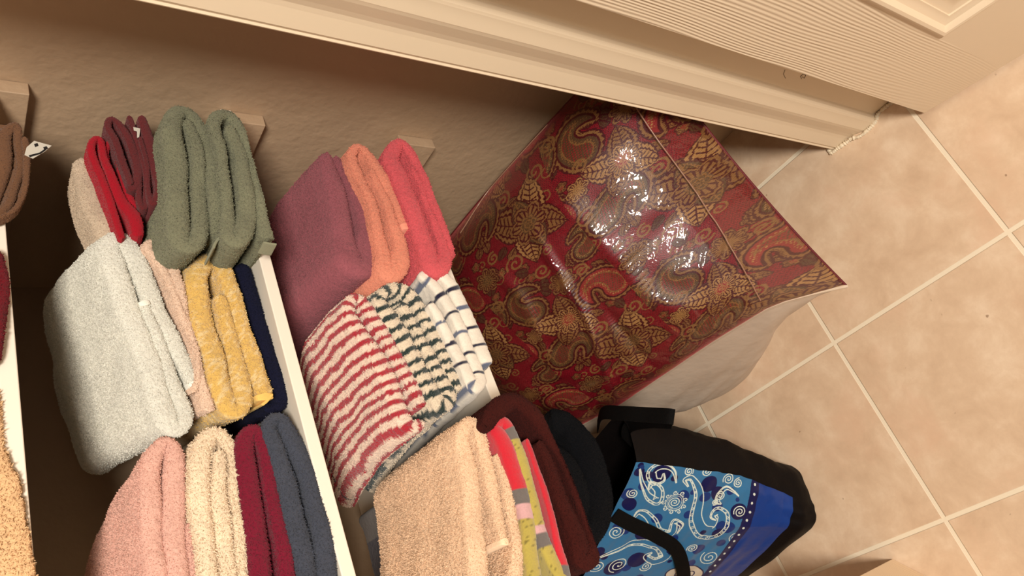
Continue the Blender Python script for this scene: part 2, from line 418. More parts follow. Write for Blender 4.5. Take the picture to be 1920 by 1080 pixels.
    if pile > 0:
        G = V.reshape(n, m, 3); A_ = np.gradient(G, axis=0); B_ = np.roll(G, -1, 1) - np.roll(G, 1, 1)
        NN_ = np.cross(A_, B_); NN_ /= np.linalg.norm(NN_, axis=2)[..., None] + 1e-12
        ctr = np.stack([np.broadcast_to(X[:, None], x.shape), y, np.broadcast_to(Zc[:, None], x.shape)], -1)
        sg_ = np.sign(((G - G.mean(axis=1, keepdims=True)) * NN_).sum(-1)); NN_ *= np.where(sg_ == 0, 1, np.median(sg_))[..., None] if False else np.sign((( np.stack([ox, fy * 1.0, oz], -1)) * NN_).sum(-1))[..., None]
        fl = NN_.reshape(-1, 3)
        keep = (YY.ravel()[F[:, 0]] < fine) & (np.repeat(W, m)[F[:, 0]] > .002)
        Fk = F[keep]
        if dens > 1: Fk = np.repeat(Fk, dens, axis=0)
        elif dens < 1: Fk = Fk[rr.random(len(Fk)) < dens]
        V2, F2, C2 = add_pile(V, Fk, fl[Fk[:, 0]], pile, rr, col)
        V = np.vstack([V, V2]); F = np.vstack([F, F2])
        if col is not None: col = np.vstack([col, C2])
    o = make(name, V, F, mat, parent, col=col)
    return o

def towel(name, label, cat, mat, path, Yf, D, group=None, **kw):
    o = ribbon(name, mat, path, Yf, D, **kw)
    return tag(o, label, cat, group)

def hem(parent, mat, path, Yf, zs, **kw):
    return ribbon('hem', mat, path, Yf, kw.pop('D', .10), parent=parent, fine=.02, zs=zs, amp=.0001, pile=0, wave=0, **kw)

TC = dict(
    green=rgb(122, 122, 98), ltblue=rgb(220, 218, 206), beige=rgb(226, 196, 172), yellow=rgb(216, 176, 92), navy=rgb(20, 22, 44),
    pink=rgb(222, 174, 158), cream=rgb(238, 214, 184), burg=rgb(118, 20, 44), slate=rgb(66, 70, 82), mauve=rgb(150, 84, 92),
    orange=rgb(222, 140, 114), coral=rgb(212, 90, 96), apricot=rgb(234, 198, 164), brown=rgb(62, 22, 18), black=rgb(13, 14, 18),
    crimson=rgb(160, 16, 34), maroon=rgb(98, 36, 38), tan=rgb(200, 180, 156), cocoa=rgb(112, 78, 54), wine=rgb(104, 14, 26), straw=rgb(224, 184, 138))
MT = {k: terry('terry_' + k, v) for k, v in TC.items()}
for k in ('black', 'brown', 'navy'): MT[k].node_tree.nodes['Principled BSDF'].inputs['Sheen Weight'].default_value = .04
MT['crimson'] = terry('cotton_crimson', TC['crimson'], .08, 500, .4)
MT['maroon'] = terry('cotton_maroon', TC['maroon'], .10, 500, .5)
MT['cocoa'] = terry('cotton_cocoa', TC['cocoa'], .10, 500, .5)
M_multi = terry('terry_patterned', None, .14, attr=True)
M_multi_flat = terry('cotton_patterned', None, .08, 450, .4, attr=True)
M_hem = paint('woven_hem', rgb(232, 224, 208), .8, 900, .5, .0006, .05)

# ---- middle shelf, stack by the side wall
g1 = [(353, 222, 20), (367, 260, 22), (371, 310, 24), (377, 380, 28), (377, 430, 32), (370, 452, 36), (353, 459, 38), (339, 444, 42), (335, 410, 46),
      (334, 360, 44), (331, 300, 44), (324, 240, 38), (336, 207, 30), (362, 212, 24), (385, 250, 26), (396, 310, 28), (406, 380, 28), (411, 437, 26)]
towel('bath_towel', 'sage green bath towel folded thick, upper of the two green ones', 'towel', MT['green'], g1, .035, .27, fine=.27,
      zprof=[(0, 0), (.08, .006), (.27, -.01)], group='sage green towels', amp=.0013, seed=11, skew=.0, xc=.40, backx=.68)
g2 = [(432, 236, 24), (450, 290, 28), (460, 340, 32), (466, 400, 36), (460, 432, 40), (447, 446, 42), (434, 432, 34), (429, 380, 22), (420, 320, 20), (408, 258, 20),
      (404, 222, 24), (430, 212, 24), (460, 250, 28), (482, 320, 30), (495, 380, 34), (508, 448, 34)]
towel('bath_towel', 'sage green bath towel lying on the shelf edge, lower of the two green ones', 'towel', MT['green'], g2, .022, .28,
      group='sage green towels', amp=.0013, seed=12, skew=.0, xc=.40, backx=.75)
# cloths on the green towels
towel('washcloth', 'faded beige cloth roll leaning left of the red washcloths', 'washcloth', MT['tan'],
      [(152, 296, 34), (166, 340, 42), (182, 385, 46), (204, 430, 48), (222, 480, 48)], .095, .055, fine=.055, seed=13, amp=.001, pile=.0009)
towel('washcloth', 'bright red thin washcloth folded over in a loop', 'washcloth', MT['crimson'],
      [(232, 446, 12), (214, 400, 14), (197, 350, 15), (181, 300, 15), (174, 270, 14), (183, 258, 12), (194, 272, 12), (206, 320, 16), (225, 370, 22), (250, 402, 26), (262, 442, 22)],
      .075, .10, fine=.10, seed=14, amp=.0004, pile=.0006, wave=.004)
towel('washcloth', 'small crimson washcloth tucked between the red loop and the maroon cloths', 'washcloth', MT['crimson'],
      [(214, 345, 9), (205, 305, 9), (204, 272, 9), (213, 262, 9), (224, 300, 9), (232, 345, 10), (250, 380, 14), (272, 398, 14)], .08, .10, fine=.10, seed=15, amp=.0004, pile=.0006)
towel('washcloth', 'dusty maroon washcloth with a big drooping fold next to the red cloths', 'washcloth', MT['maroon'],
      [(246, 348, 12), (236, 312, 13), (218, 268, 13), (202, 236, 12), (212, 222, 11), (230, 240, 14), (248, 275, 16), (260, 310, 16), (256, 345, 15), (240, 352, 12)], .07, .16, fine=.16,
      seed=16, amp=.0004, pile=.0006, wave=.005)
towel('washcloth', 'darkest brown-maroon washcloth folded thin, showing a small white care tag', 'washcloth', MT['maroon'],
      [(240, 214, 9), (252, 250, 10), (266, 300, 12), (276, 350, 14), (272, 385, 14), (262, 372, 10), (258, 320, 10), (250, 270, 8)], .07, .10, fine=.10, seed=17, amp=.0004, pile=.0006)
towel('washcloth', 'reddish maroon washcloth pressed against the green towels', 'washcloth', MT['maroon'],
      [(268, 216, 16), (278, 258, 20), (290, 315, 22), (300, 350, 20), (290, 380, 14), (278, 350, 8), (272, 300, 8), (262, 256, 8)], .065, .10, fine=.10, seed=18, amp=.0004, pile=.0006, wave=.004)

for o in list(bpy.data.objects):
    if o.get('category') == 'washcloth': o['group'] = 'washcloths heaped on the green towels'

# ---- middle shelf, middle stack
lb = [(274, 566, 18), (288, 610, 22), (304, 660, 26), (322, 708, 28), (341, 748, 34), (348, 778, 40), (336, 798, 44), (318, 786, 46), (300, 735, 46), (278, 670, 46), (256, 605, 46),
      (236, 545, 44), (214, 490, 42), (206, 456, 36), (228, 448, 36), (254, 482, 40), (280, 535, 38), (304, 590, 36), (326, 642, 32), (350, 690, 26), (368, 724, 18)]
LBP = ([(0, 0), (.03, .008), (.10, .020), (.20, .026), (.29, .018)], 1.062)
towel('bath_towel', 'large pale blue-grey bath towel folded on top of the middle stack', 'towel', MT['ltblue'], lb, .085, .29, fine=.29, zprof=LBP, seed=21, skew=.26, amp=.0012, backx=.9, dtaper=.42, pile=.0011)
towel('hand_towel', 'thin beige towel squeezed between the pale blue and the yellow ones', 'towel', MT['beige'],
      [(366, 735, 12), (376, 706, 10), (368, 655, 11), (350, 600, 13), (325, 540, 15), (298, 490, 16), (278, 464, 16), (292, 455, 16), (316, 486, 22), (336, 535, 24), (352, 595, 18), (366, 645, 12), (380, 695, 10), (388, 735, 20), (396, 772, 26)],
      .08, .26, seed=22, skew=.28, amp=.0012, zprof=LBP)
ylw = [(413, 552, 22), (428, 605, 28), (444, 665, 34), (456, 722, 42), (450, 758, 46), (434, 762, 46), (418, 728, 42), (404, 670, 42),
       (388, 610, 44), (378, 555, 46), (374, 512, 42), (392, 488, 36), (415, 496, 34), (434, 536, 32), (453, 592, 32), (472, 652, 34), (489, 706, 34), (500, 744, 32)]
Y1 = np.array(TC['yellow']); Y2 = np.array(rgb(232, 208, 158))
def col_yellow(s, yy, sg, idn, rr):
    p = lowfreq(s, yy * 1.2 + sg * .008, 77, .045, 3) + .45 * lowfreq(s * 1.3 + sg * .01, yy, 78, .018, 3)
    vein = np.exp(-(p / .10) ** 2)
    k = np.clip(vein * .8 + .6 * (lowfreq(s, yy, 80, .12) > .35), 0, 1)[..., None]
    return Y1 * (1 - k) + Y2 * k
towel('bath_towel', 'yellow bath towel with a faint white leaf pattern, folded in three', 'towel', M_multi, ylw, .078, .27, colf=col_yellow, seed=23, skew=.28, amp=.0013, zprof=LBP)
towel('bath_towel', 'dark navy towel at the very bottom of the middle stack', 'towel', MT['navy'],
      [(452, 494, 30), (474, 560, 30), (497, 630, 32), (517, 692, 34), (528, 738, 34), (514, 764, 28), (492, 764, 16)], .088, .27, seed=24, skew=.28, amp=.001)

# ---- middle shelf, near stack
PKP = ([(0, 0), (.03, .006), (.1, .014), (.2, .016), (.3, .008)], 1.068)
pk = [(300, 1160, 40), (296, 1060, 40), (289, 980, 40), (287, 915, 38), (293, 856, 34), (314, 826, 26), (332, 850, 34), (331, 915, 42), (329, 980, 44), (333, 1060, 44), (340, 1130, 44), (356, 1165, 24), (364, 1120, 16), (359, 1050, 14), (354, 980, 10)]
towel('bath_towel', 'dusty pink bath towel folded on top of the nearest stack', 'towel', MT['pink'], pk, .085, .30, fine=.30, seed=31, zprof=PKP, skew=-.05, amp=.0012)
cr = [(411, 842, 22), (415, 920, 30), (422, 1010, 34), (430, 1100, 36), (414, 1145, 36), (396, 1100, 36), (388, 1020, 38), (380, 930, 42), (376, 865, 38), (391, 822, 38), (414, 812, 34), (436, 845, 22), (444, 930, 20), (453, 1020, 24), (462, 1110, 26)]
towel('bath_towel', 'cream bath towel with a fluffy pile, under the pink one', 'towel', MT['cream'], cr, .078, .28, seed=32, skew=-.05, amp=.0014, pile=.0021, zprof=PKP)
bg = [(500, 1130, 44), (490, 1060, 44), (477, 965, 44), (466, 880, 40), (463, 826, 36), (482, 806, 30), (500, 836, 30), (509, 900, 28), (520, 970, 30), (536, 1040, 34), (550, 1120, 34)]
towel('bath_towel', 'burgundy bath towel folded between the cream and the slate blue ones', 'towel', MT['burg'], bg, .074, .28, seed=33, skew=-.05, amp=.0013)
sl = [(592, 1130, 36), (576, 1060, 40), (557, 990, 40), (541, 910, 38), (522, 840, 36), (508, 798, 32), (526, 784, 30), (550, 818, 36), (571, 860, 38), (588, 915, 38), (600, 975, 42), (612, 1040, 42), (620, 1110, 42)]
towel('bath_towel', 'slate blue bath towel along the front edge of the middle shelf', 'towel', MT['slate'], sl, .070, .28, seed=34, skew=-.05, amp=.0014, pile=.0014)

# ---- top shelf, only its front is in view
towel('bath_towel', 'thin brown cloth folded in a loop at the left edge of the photo', 'towel', MT['cocoa'],
      [(-25, 385, 30), (-5, 345, 30), (6, 290, 30), (12, 246, 22), (28, 232, 16), (36, 262, 14), (35, 320, 14), (20, 372, 15), (-8, 398, 16), (-30, 405, 16)], .06, .2, fine=.2, zs=Z0, seed=41, amp=.0005, pile=.0006, group=None)
tagcloth = ribbon('washcloth', MT['cocoa'], [(46, 256, 12), (50, 290, 12), (45, 340, 10), (31, 385, 9), (6, 403, 8), (-25, 410, 8)], .055, .2, zs=Z0, seed=42, amp=.0005, pile=.0006)
tag(tagcloth, 'dark brown cloth with a white care tag sticking out', 'washcloth')
towel('bath_towel', 'dark red towel end at the left edge of the photo, on the top shelf', 'towel', MT['wine'],
      [(-10, 468, 28), (-4, 520, 34), (-5, 580, 34), (-9, 640, 32), (-14, 680, 26)], .060, .2, zs=Z0, seed=43, amp=.0015)
towel('bath_towel', 'straw-coloured fluffy towel in the lower left corner, on the top shelf', 'towel', MT['straw'],
      [(-32, 715, 40), (-18, 790, 60), (2, 880, 70), (20, 960, 74), (34, 1060, 76), (42, 1130, 76)], .066, .2, zs=Z0, fine=.2, seed=44, amp=.0012, pile=.0024)

# care tag: small white label with dark marks, a part of the dark brown cloth
M_label = paint('label_white', rgb(206, 200, 186), .6, 400, .2, .0003, .03)
M_ink = paint('label_ink', rgb(30, 28, 28), .6, 400, .1, .0002, .03)
def patch(name, pxs, Y, mat, parent, lift=0.0, thick=.0006):
    p = [at(a, b, 1, Y - lift) for a, b in pxs]; n = len(p)
    v = p + [q + np.array([0, thick, 0]) for q in p]
    f = [tuple(range(n)), tuple(reversed(range(n, 2 * n)))] + [(i, i + n, (i + 1) % n + n, (i + 1) % n) for i in range(n)]
    return make(name, v, f, mat, parent, smooth=False)
lab = patch('care_tag', [(46, 290), (50, 276), (64, 264), (97, 273), (84, 284), (62, 297)], .052, M_label, tagcloth)
lab['label'] = 'white care tag with dark marks'
dark_cloth = [o for o in bpy.data.objects if o.get('label', '').startswith('darkest brown-maroon')][0]
lab2 = patch('care_tag', [(250, 238), (263, 241), (261, 257), (257, 258), (257, 246), (251, 244)], .066, M_label, dark_cloth); lab2['label'] = 'small white care tag'
patch('printed_mark', [(64, 270), (70, 268), (72, 273), (66, 275)], .052, M_ink, lab, .0008)
patch('printed_mark', [(81, 276), (87, 274), (90, 278), (84, 281)], .052, M_ink, lab, .0008)
patch('printed_mark', [(54, 291), (74, 286), (84, 279), (86, 281), (76, 288), (56, 294)], .052, M_ink, lab, .0008)

# ---- lowest shelf, stack by the side wall
MVP = ([(0, 0), (.04, .014), (.10, .030), (.18, .026), (.26, .0)], .832)
mv = [(630, 292, 14), (652, 330, 20), (674, 372, 26), (692, 415, 36), (698, 455, 52), (684, 490, 64), (660, 485, 60), (650, 440, 44), (640, 380, 40), (622, 320, 34), (613, 286, 22)]
towel('bath_towel', 'mauve purple bath towel puffed up on top of the stack by the wall', 'towel', MT['mauve'], mv, .055, .27, fine=.27, zs=Z2, seed=51, zprof=MVP, skew=.0, amp=.0013)
og = [(697, 316, 12), (715, 358, 18), (735, 405, 20), (752, 452, 28), (754, 486, 44), (734, 505, 46), (722, 465, 28), (706, 408, 22), (684, 350, 18), (662, 298, 18), (672, 274, 16), (694, 288, 18), (716, 325, 24), (742, 375, 26), (764, 424, 22)]
towel('bath_towel', 'orange salmon towel between the mauve and the coral red ones', 'towel', MT['orange'], og, .042, .26, zs=Z2, seed=52, fine=.1, amp=.0011, zprof=MVP)
ck = [(776, 310, 10), (794, 350, 14), (811, 400, 16), (829, 452, 22), (836, 486, 36), (818, 498, 44), (798, 452, 42), (779, 390, 40), (757, 330, 40), (737, 290, 36), (754, 266, 22), (786, 308, 18), (804, 352, 18), (823, 402, 20), (841, 450, 20), (848, 482, 18)]
towel('bath_towel', 'coral red bath towel lying flat on the lowest shelf', 'towel', MT['coral'], ck, .030, .27, zs=Z2, seed=53, fine=.1, amp=.0013, skew=.0)

# ---- woven hems on the loose ends
def first(lbl): return [o for o in bpy.data.objects if o.get('label', '').startswith(lbl)][0]
MH = {k: terry('hem_' + k, tuple(min(1, v * 1.18 + .02) for v in TC[k]), .05, 700, .4) for k in ('ltblue', 'green', 'yellow', 'orange', 'apricot', 'cream', 'pink')}
T_ = first('large pale blue'); hem(T_, MH['ltblue'], [(365, 713, 23), (371, 729, 22)], .0838, Z1, skew=.28, zprof=LBP); hem(T_, MH['ltblue'], [(272, 562, 19), (276, 572, 20)], .0838, Z1, skew=.28, zprof=LBP)
T_ = first('sage green bath towel folded thick'); hem(T_, MH['green'], [(425, 439, 5), (413, 443, 5), (403, 454, 5), (398, 466, 5)], .033, Z1, D=.03)
T_ = first('sage green bath towel lying'); hem(T_, MH['green'], [(492, 453, 4), (506, 456, 4), (522, 457, 4), (524, 452, 4)], .0208, Z1, D=.02)
T_ = first('yellow bath'); hem(T_, MH['yellow'], [(496, 736, 34), (500, 750, 33)], .0768, Z1, skew=.28); hem(T_, MH['yellow'], [(511, 738, 6), (500, 752, 6), (490, 760, 6)], .0768, Z1, skew=.28)
T_ = first('orange salmon'); hem(T_, MH['orange'], [(761, 417, 23), (766, 429, 22)], .0405, Z2)

# ---- lowest shelf, striped beach towels
RW_, RR_ = np.array(rgb(232, 206, 186)), np.array(rgb(168, 26, 42))
def stripes(ca, cb, period, duty, jit, phase=0., sections=None):
    def f(s, yy, sg, idn, rr):
        w = s + phase + .004 * lowfreq(s, yy, 5, .09) + jit * (rr.random(s.shape) - .5)
        k = ((w / period) % 1.0) < duty
        return np.where(k[..., None], cb, ca)
    return f
SP = [(0, 0), (.03, .010), (.09, .016), (.16, 0), (.24, -.024)]
e1 = [(797, 762, 16), (784, 735, 24), (760, 692, 26), (735, 648, 26), (710, 605, 26), (690, 568, 22), (670, 556, 20), (660, 580, 28), (680, 625, 34), (709, 670, 38), (738, 720, 38), (755, 765, 36), (772, 796, 30), (797, 794, 20)]
def col_red(s, yy, sg, idn, rr):
    w = s + .35 * yy * 0 + .003 * lowfreq(s, yy, 5, .09) + .0012 * (rr.random(s.shape) - .5)
    c = np.where((((w / .0124) % 1.0) < .46)[..., None], RR_, RW_)
    # woven border lines near the far edge
    l1 = np.abs(yy - .190) < .0014; l2 = np.abs(yy - .155) < .0012
    c = np.where(l1[..., None], np.array(rgb(26, 24, 30)), c)
    return c
towel('beach_towel', 'red and white striped towel folded on the lowest shelf', 'towel', M_multi, e1, .048, .225, zs=Z2, seed=61, fine=.225, colf=col_red, zprof=SP, skew=.0, amp=.0013, step=.0018)
e2 = [(756, 566, 18), (782, 612, 22), (812, 670, 24), (836, 715, 28), (846, 742, 32), (832, 758, 34), (812, 730, 32), (786, 680, 34), (757, 625, 36), (730, 582, 34), (714, 556, 22), (738, 538, 22), (772, 552, 26), (803, 600, 26), (830, 650, 26), (852, 700, 26), (864, 730, 20)]
towel('beach_towel', 'cream towel with dark green stripes, rumpled beside the red striped one', 'towel', M_multi, e2, .044, .24, zs=Z2, seed=62, fine=.24,
      colf=stripes(np.array(rgb(226, 208, 182)), np.array(rgb(18, 40, 36)), .0142, .40, .0018), zprof=SP, skew=.0, amp=.0012, rumple=.0015, step=.0018)
def col_navy(s, yy, sg, idn, rr):
    c = np.tile(np.array(rgb(232, 222, 206)), s.shape + (1,)).astype(float)
    w = s + .002 * lowfreq(s, yy, 15, .05)
    k = ((w / .027) % 1.0); i = np.floor(w / .027) % 3
    m = (k < .16)
    c = np.where((m & (i != 1))[..., None], np.array(rgb(24, 24, 50)), c); c = np.where((m & (i == 1))[..., None], np.array(rgb(92, 100, 122)), c)
    return c
e3 = [(806, 566, 18), (832, 604, 22), (856, 652, 24), (876, 698, 26), (890, 722, 32), (902, 706, 26), (886, 664, 24), (864, 612, 24), (840, 562, 24), (815, 527, 22), (800, 514, 22), (822, 508, 24), (850, 535, 28), (876, 582, 30), (898, 632, 30), (914, 684, 28)]
towel('beach_towel', 'white towel with thin navy and grey stripes at the end of the lowest shelf', 'towel', M_multi_flat, e3, .036, .24, zs=Z2, seed=63, fine=.1,
      colf=col_navy, skew=.0, amp=.0006, pile=0, rumple=.001)

# ---- lowest shelf, near stack
f1 = [(933, 850, 12), (950, 905, 20), (965, 970, 24), (974, 1040, 26), (964, 1110, 40), (925, 1145, 44), (908, 1095, 44), (900, 1030, 44), (892, 950, 42), (880, 870, 38), (869, 815, 32), (886, 792, 24), (905, 820, 26), (919, 880, 26), (935, 950, 26), (949, 1018, 18)]
F1P = [(0, 0), (.03, .006), (.08, .010), (.16, .006), (.2, 0)]
towel('bath_towel', 'apricot beige fluffy towel on top of the near stack on the lowest shelf', 'towel', MT['apricot'], f1, .012, .20, zs=Z2, seed=71, fine=.2, zprof=F1P, skew=.06, amp=.0014, pile=.0014)
T_ = first('apricot'); hem(T_, MH['apricot'], [(948, 1008, 19), (950, 1022, 19)], .0106, Z2, skew=.06, zprof=F1P)
PR, PG, PY, PP, PN = [np.array(rgb(*c)) for c in ((196, 30, 46), (104, 96, 92), (176, 158, 74), (206, 160, 160), (40, 30, 52))]
def col_plaid(s, yy, sg, idn, rr):
    tb = [(-9, PY), (1.75, PP), (2.1, PG), (2.45, PR), (6.4, PG), (7.0, PY), (9.7, PP), (9.95, PG), (10.4, PY), (12.3, PG), (12.8, PR)]
    c = np.tile(tb[0][1], s.shape + (1,)).astype(float)
    for a, k in tb[1:]:
        c = np.where((idn > a)[..., None], k, c)
    dots = ((np.abs(c[..., 0] - PY[0]) < 1e-6) & (rr.random(s.shape) < .05))
    c = np.where(dots[..., None], c * .45, c)
    back = yy > .26
    bc = np.where((np.floor(s / .05) % 2 == 0)[..., None], PN, PG)
    return np.where(back[..., None], bc, c)
f2 = [(1014, 1130, 34), (1004, 1040, 32), (988, 950, 34), (968, 880, 36), (946, 822, 34), (930, 795, 26), (950, 790, 24), (968, 822, 26), (985, 875, 26), (1002, 940, 26), (1020, 1000, 28), (1040, 1050, 30), (1060, 1085, 26), (1058, 1050, 20), (1042, 990, 16), (1022, 920, 14), (1002, 860, 12), (988, 822, 8)]
towel('beach_towel', 'red and lime green colour-block beach towel under the apricot one', 'towel', M_multi_flat, f2, .005, .34, zs=Z2, seed=72, fine=.34, colf=col_plaid, skew=.06, amp=.0006, pile=0)
f3 = [(1010, 826, 22), (1038, 882, 26), (1064, 946, 34), (1088, 1012, 44), (1102, 1045, 48), (1121, 1014, 40), (1101, 954, 32), (1071, 880, 34), (1040, 822, 38), (1003, 768, 40), (966, 748, 38), (934, 768, 38), (915, 800, 26)]
towel('bath_towel', 'dark chocolate brown towel overhanging the lowest shelf edge', 'towel', MT['brown'], f3, -.004, .24, zs=Z2, seed=73, fine=.12, skew=.06, amp=.0009, pile=.0008, rumple=.001)

#PB-START
# ------------------------------------------------------------------ woven brocade pattern (computed cloth colours)
CR, CD, GO, GL, OL, RD = [np.array(rgb(*c)) for c in ((150, 14, 36), (66, 6, 16), (122, 84, 48), (150, 110, 66), (78, 54, 34), (128, 34, 36))]
class Cell:
    """repeat of the cloth: a wrap-around raster of W x H metres"""
    def __init__(self, W, H, px, base):
        self.W, self.H, self.px = W, H, px
        self.nx, self.ny = int(W / px), int(H / px)
        gx, gy = np.meshgrid(np.arange(self.nx) * px, np.arange(self.ny) * px, indexing='ij')
        self.gx, self.gy = gx, gy
        self.c = np.tile(base, (self.nx, self.ny, 1)).astype(float)
    def rel(self, cx, cy, rot, flip=1):
        dx = (self.gx - cx + self.W / 2) % self.W - self.W / 2; dy = (self.gy - cy + self.H / 2) % self.H - self.H / 2
        c, s = math.cos(rot), math.sin(rot)
        return (c * dx + s * dy), flip * (-s * dx + c * dy)
    def put(self, mask, col):
        self.c[mask] = col
    def flower(self, cx, cy, r, n, rot, cols, lobes=.22):
        x, y = self.rel(cx, cy, rot); rad = np.hypot(x, y); th = np.arctan2(y, x)
        R0 = r * (1 - lobes + lobes * np.abs(np.cos(n * th / 2)) * 1.6) + r * .03 * np.sin(th * n * 5)
        q = rad / R0
        self.put(rad < R0 + .0016, CD); self.put(q < 1, cols[0]); self.put((q < .88) & (q > .80), cols[1])
        ray_ = (np.cos(n * th * 3) > .35) & (q < .80) & (q > .45); self.put(ray_, cols[1])
        self.put(q < .45, cols[2]); self.put((q < .40) & (q > .33), cols[0])
        self.put((q < .28) & (np.cos(n * th) * np.cos(q * 40) > 0), cols[0])
    def leaf(self, cx, cy, L, w, rot, cols, bend=0.0, serr=9):
        x, y = self.rel(cx, cy, rot); t = x / L; y = y - bend * L * (t * t)
        inside = (t > -.03) & (t < 1.04); tt = np.clip(t, 0, 1)
        w0 = w * np.sin(math.pi * tt ** .8) ** .8; self.put(inside & (np.abs(y) < w0 * 1.16 + .0016), CD); inside = (t > 0) & (t < 1)
        ww = w * np.sin(math.pi * tt ** .8) ** .8 * (1 + .16 * np.abs(np.sin(serr * math.pi * tt)))
        q = np.abs(y) / (ww + 1e-6)
        self.put(inside & (q < 1), cols[0]); self.put(inside & (q < .78) & (q > .62), cols[1])
        self.put(inside & (np.abs(y) < .0008), cols[1])
        self.put(inside & (q < .55) & (np.sin((t * 9 - np.abs(y) / w * 1.2) * 2 * math.pi) > .55), cols[1])
    def paisley(self, cx, cy, sc, rot, flip, cols, curl=3.6):
        x, y = self.rel(cx, cy, rot, flip); d = np.full(x.shape, 9.0); u = np.zeros(x.shape)
        for k in range(40):
            t = k / 39; a = -.4 + curl * t; rr = sc * (.62 + .5 * t) * (1 - .42 * t)
            px_, py_ = rr * math.cos(a) * .8, rr * math.sin(a) * 1.1
            r = sc * (.50 * (1 - t) ** .75 + .03)
            dd = np.hypot(x - px_, y - py_) - r; m = dd < d
            d = np.where(m, dd, d); u = np.where(m, t, u)
        ang = np.arctan2(y, x); sca = sc * .03 * np.sin(ang * 30)
        self.put(d < sc * .10 + .0024, CD); self.put(d + sca < sc * .10, cols[0]); self.put((d < sc * .02) & (d > -sc * .05), cols[1]); self.put(d < -sc * .05, cols[2])
        dots = (np.sin(x * 2 * math.pi / (sc * .13)) * np.sin(y * 2 * math.pi / (sc * .13)) > .25)
        self.put((d < -sc * .12) & dots, cols[3]); self.put((d < -sc * .20) & (d > -sc * .24), cols[0]); self.put((d < -sc * .24) & dots, cols[4])
    def stroke(self, pts, w, col):
        P, _ = catmull(pts, 10)
        for q in P:
            dx = (self.gx - q[0] + self.W / 2) % self.W - self.W / 2; dy = (self.gy - q[1] + self.H / 2) % self.H - self.H / 2
            self.put(dx * dx + dy * dy < w * w, col)
    def curl(self, cx, cy, r, rot, turns, w, col, flip=1):
        pts = []
        for k in range(int(14 * turns)):
            t = k / (14 * turns); a = rot + flip * t * turns * 2 * math.pi; q = r * (1 - t) ** .8
            pts.append((cx + q * math.cos(a), cy + q * math.sin(a)))
        self.stroke(pts, w, col)
def brocade():
    c = Cell(.150, .260, .0006, CD)
    # satin ground: fine diagonal threads
    th = np.sin((c.gx * 2 + c.gy * 1) * 2 * math.pi / .0020)
    c.c = np.where((th > .1)[..., None], CR * .9, CD * 1.25)
    rr = np.random.default_rng(3)
    for k in range(90):                      # small filling sprigs behind the large motifs
        x, y = rr.random() * .15, rr.random() * .26; q = rr.random()
        if q < .3: c.flower(x, y, .0045 + .003 * rr.random(), 5, rr.random() * 6, [GO, CD, RD])
        elif q < .75: c.leaf(x, y, .018, .005, rr.random() * 6, [GO if q < .5 else OL, CD], .2, 4)
        else: c.curl(x, y, .006 + .004 * rr.random(), rr.random() * 6, 1.4, .0009, GO, 1)
    c.leaf(.045, .050, .060, .019, .6, [GO, CD], .2); c.leaf(.045, .050, .058, .018, 2.2, [GL, CD], -.2); c.leaf(.045, .050, .052, .017, 3.7, [GO, CD], .2)
    c.leaf(.045, .050, .055, .017, 5.2, [GL, CD], -.15); c.leaf(.045, .050, .040, .012, 4.5, [OL, GO], .1); c.leaf(.045, .050, .040, .012, 1.4, [OL, GO], .1)
    c.flower(.045, .050, .024, 6, .3, [GO, CD, OL])
    c.paisley(.108, .098, .036, 1.0, 1, [GO, CD, OL, GO, RD]); c.paisley(.028, .150, .034, 2.8, -1, [GO, CD, RD, GL, OL])
    c.paisley(.100, .215, .034, -.6, 1, [GO, CD, OL, GO, RD]); c.paisley(.012, .235, .026, 4.2, -1, [GO, CD, OL, GL, RD])
    c.leaf(.082, .150, .048, .015, .4, [GL, CD], .25); c.leaf(.082, .150, .044, .014, 2.0, [GO, CD], -.2); c.leaf(.082, .150, .042, .013, 3.9, [GL, CD], .2); c.leaf(.082, .150, .040, .013, 5.3, [GO, CD], .1)
    c.flower(.082, .152, .018, 8, 0, [GL, CD, RD]); c.flower(.055, .205, .017, 8, .4, [GO, CD, GO]); c.flower(.128, .030, .017, 7, .1, [GO, CD, OL]); c.flower(.132, .165, .012, 6, .1, [GL, CD, GO])
    for (x, y, r, ro, fl) in ((.085, .018, .013, 0, 1), (.012, .100, .012, 1, -1), (.062, .105, .011, 2, 1), (.140, .125, .012, 3, -1), (.065, .240, .011, 4, 1), (.140, .245, .011, 5, -1), (.030, .200, .009, 1, 1), (.105, .050, .009, 2, -1), (.118, .188, .009, 0, 1)):
        c.curl(x, y, r, ro, 1.6, .0014, GO, fl)
    # woven rib texture over everything
    gold = c.c[..., 1] > .03
    c.c *= np.where(gold, 1 + .22 * np.sin((c.gy + c.gx * .3) * 2 * math.pi / .0026), 1 + .10 * np.sin(c.gy * 2 * math.pi / .0024))[..., None]
    return c
def sample(cell, a, b):
    k = np.floor(a / cell.W).astype(int)
    bb = (b + (k % 2) * cell.H / 2) % cell.H; aa = a % cell.W
    return cell.c[np.clip((aa / cell.px).astype(int), 0, cell.nx - 1), np.clip((bb / cell.px).astype(int), 0, cell.ny - 1)]

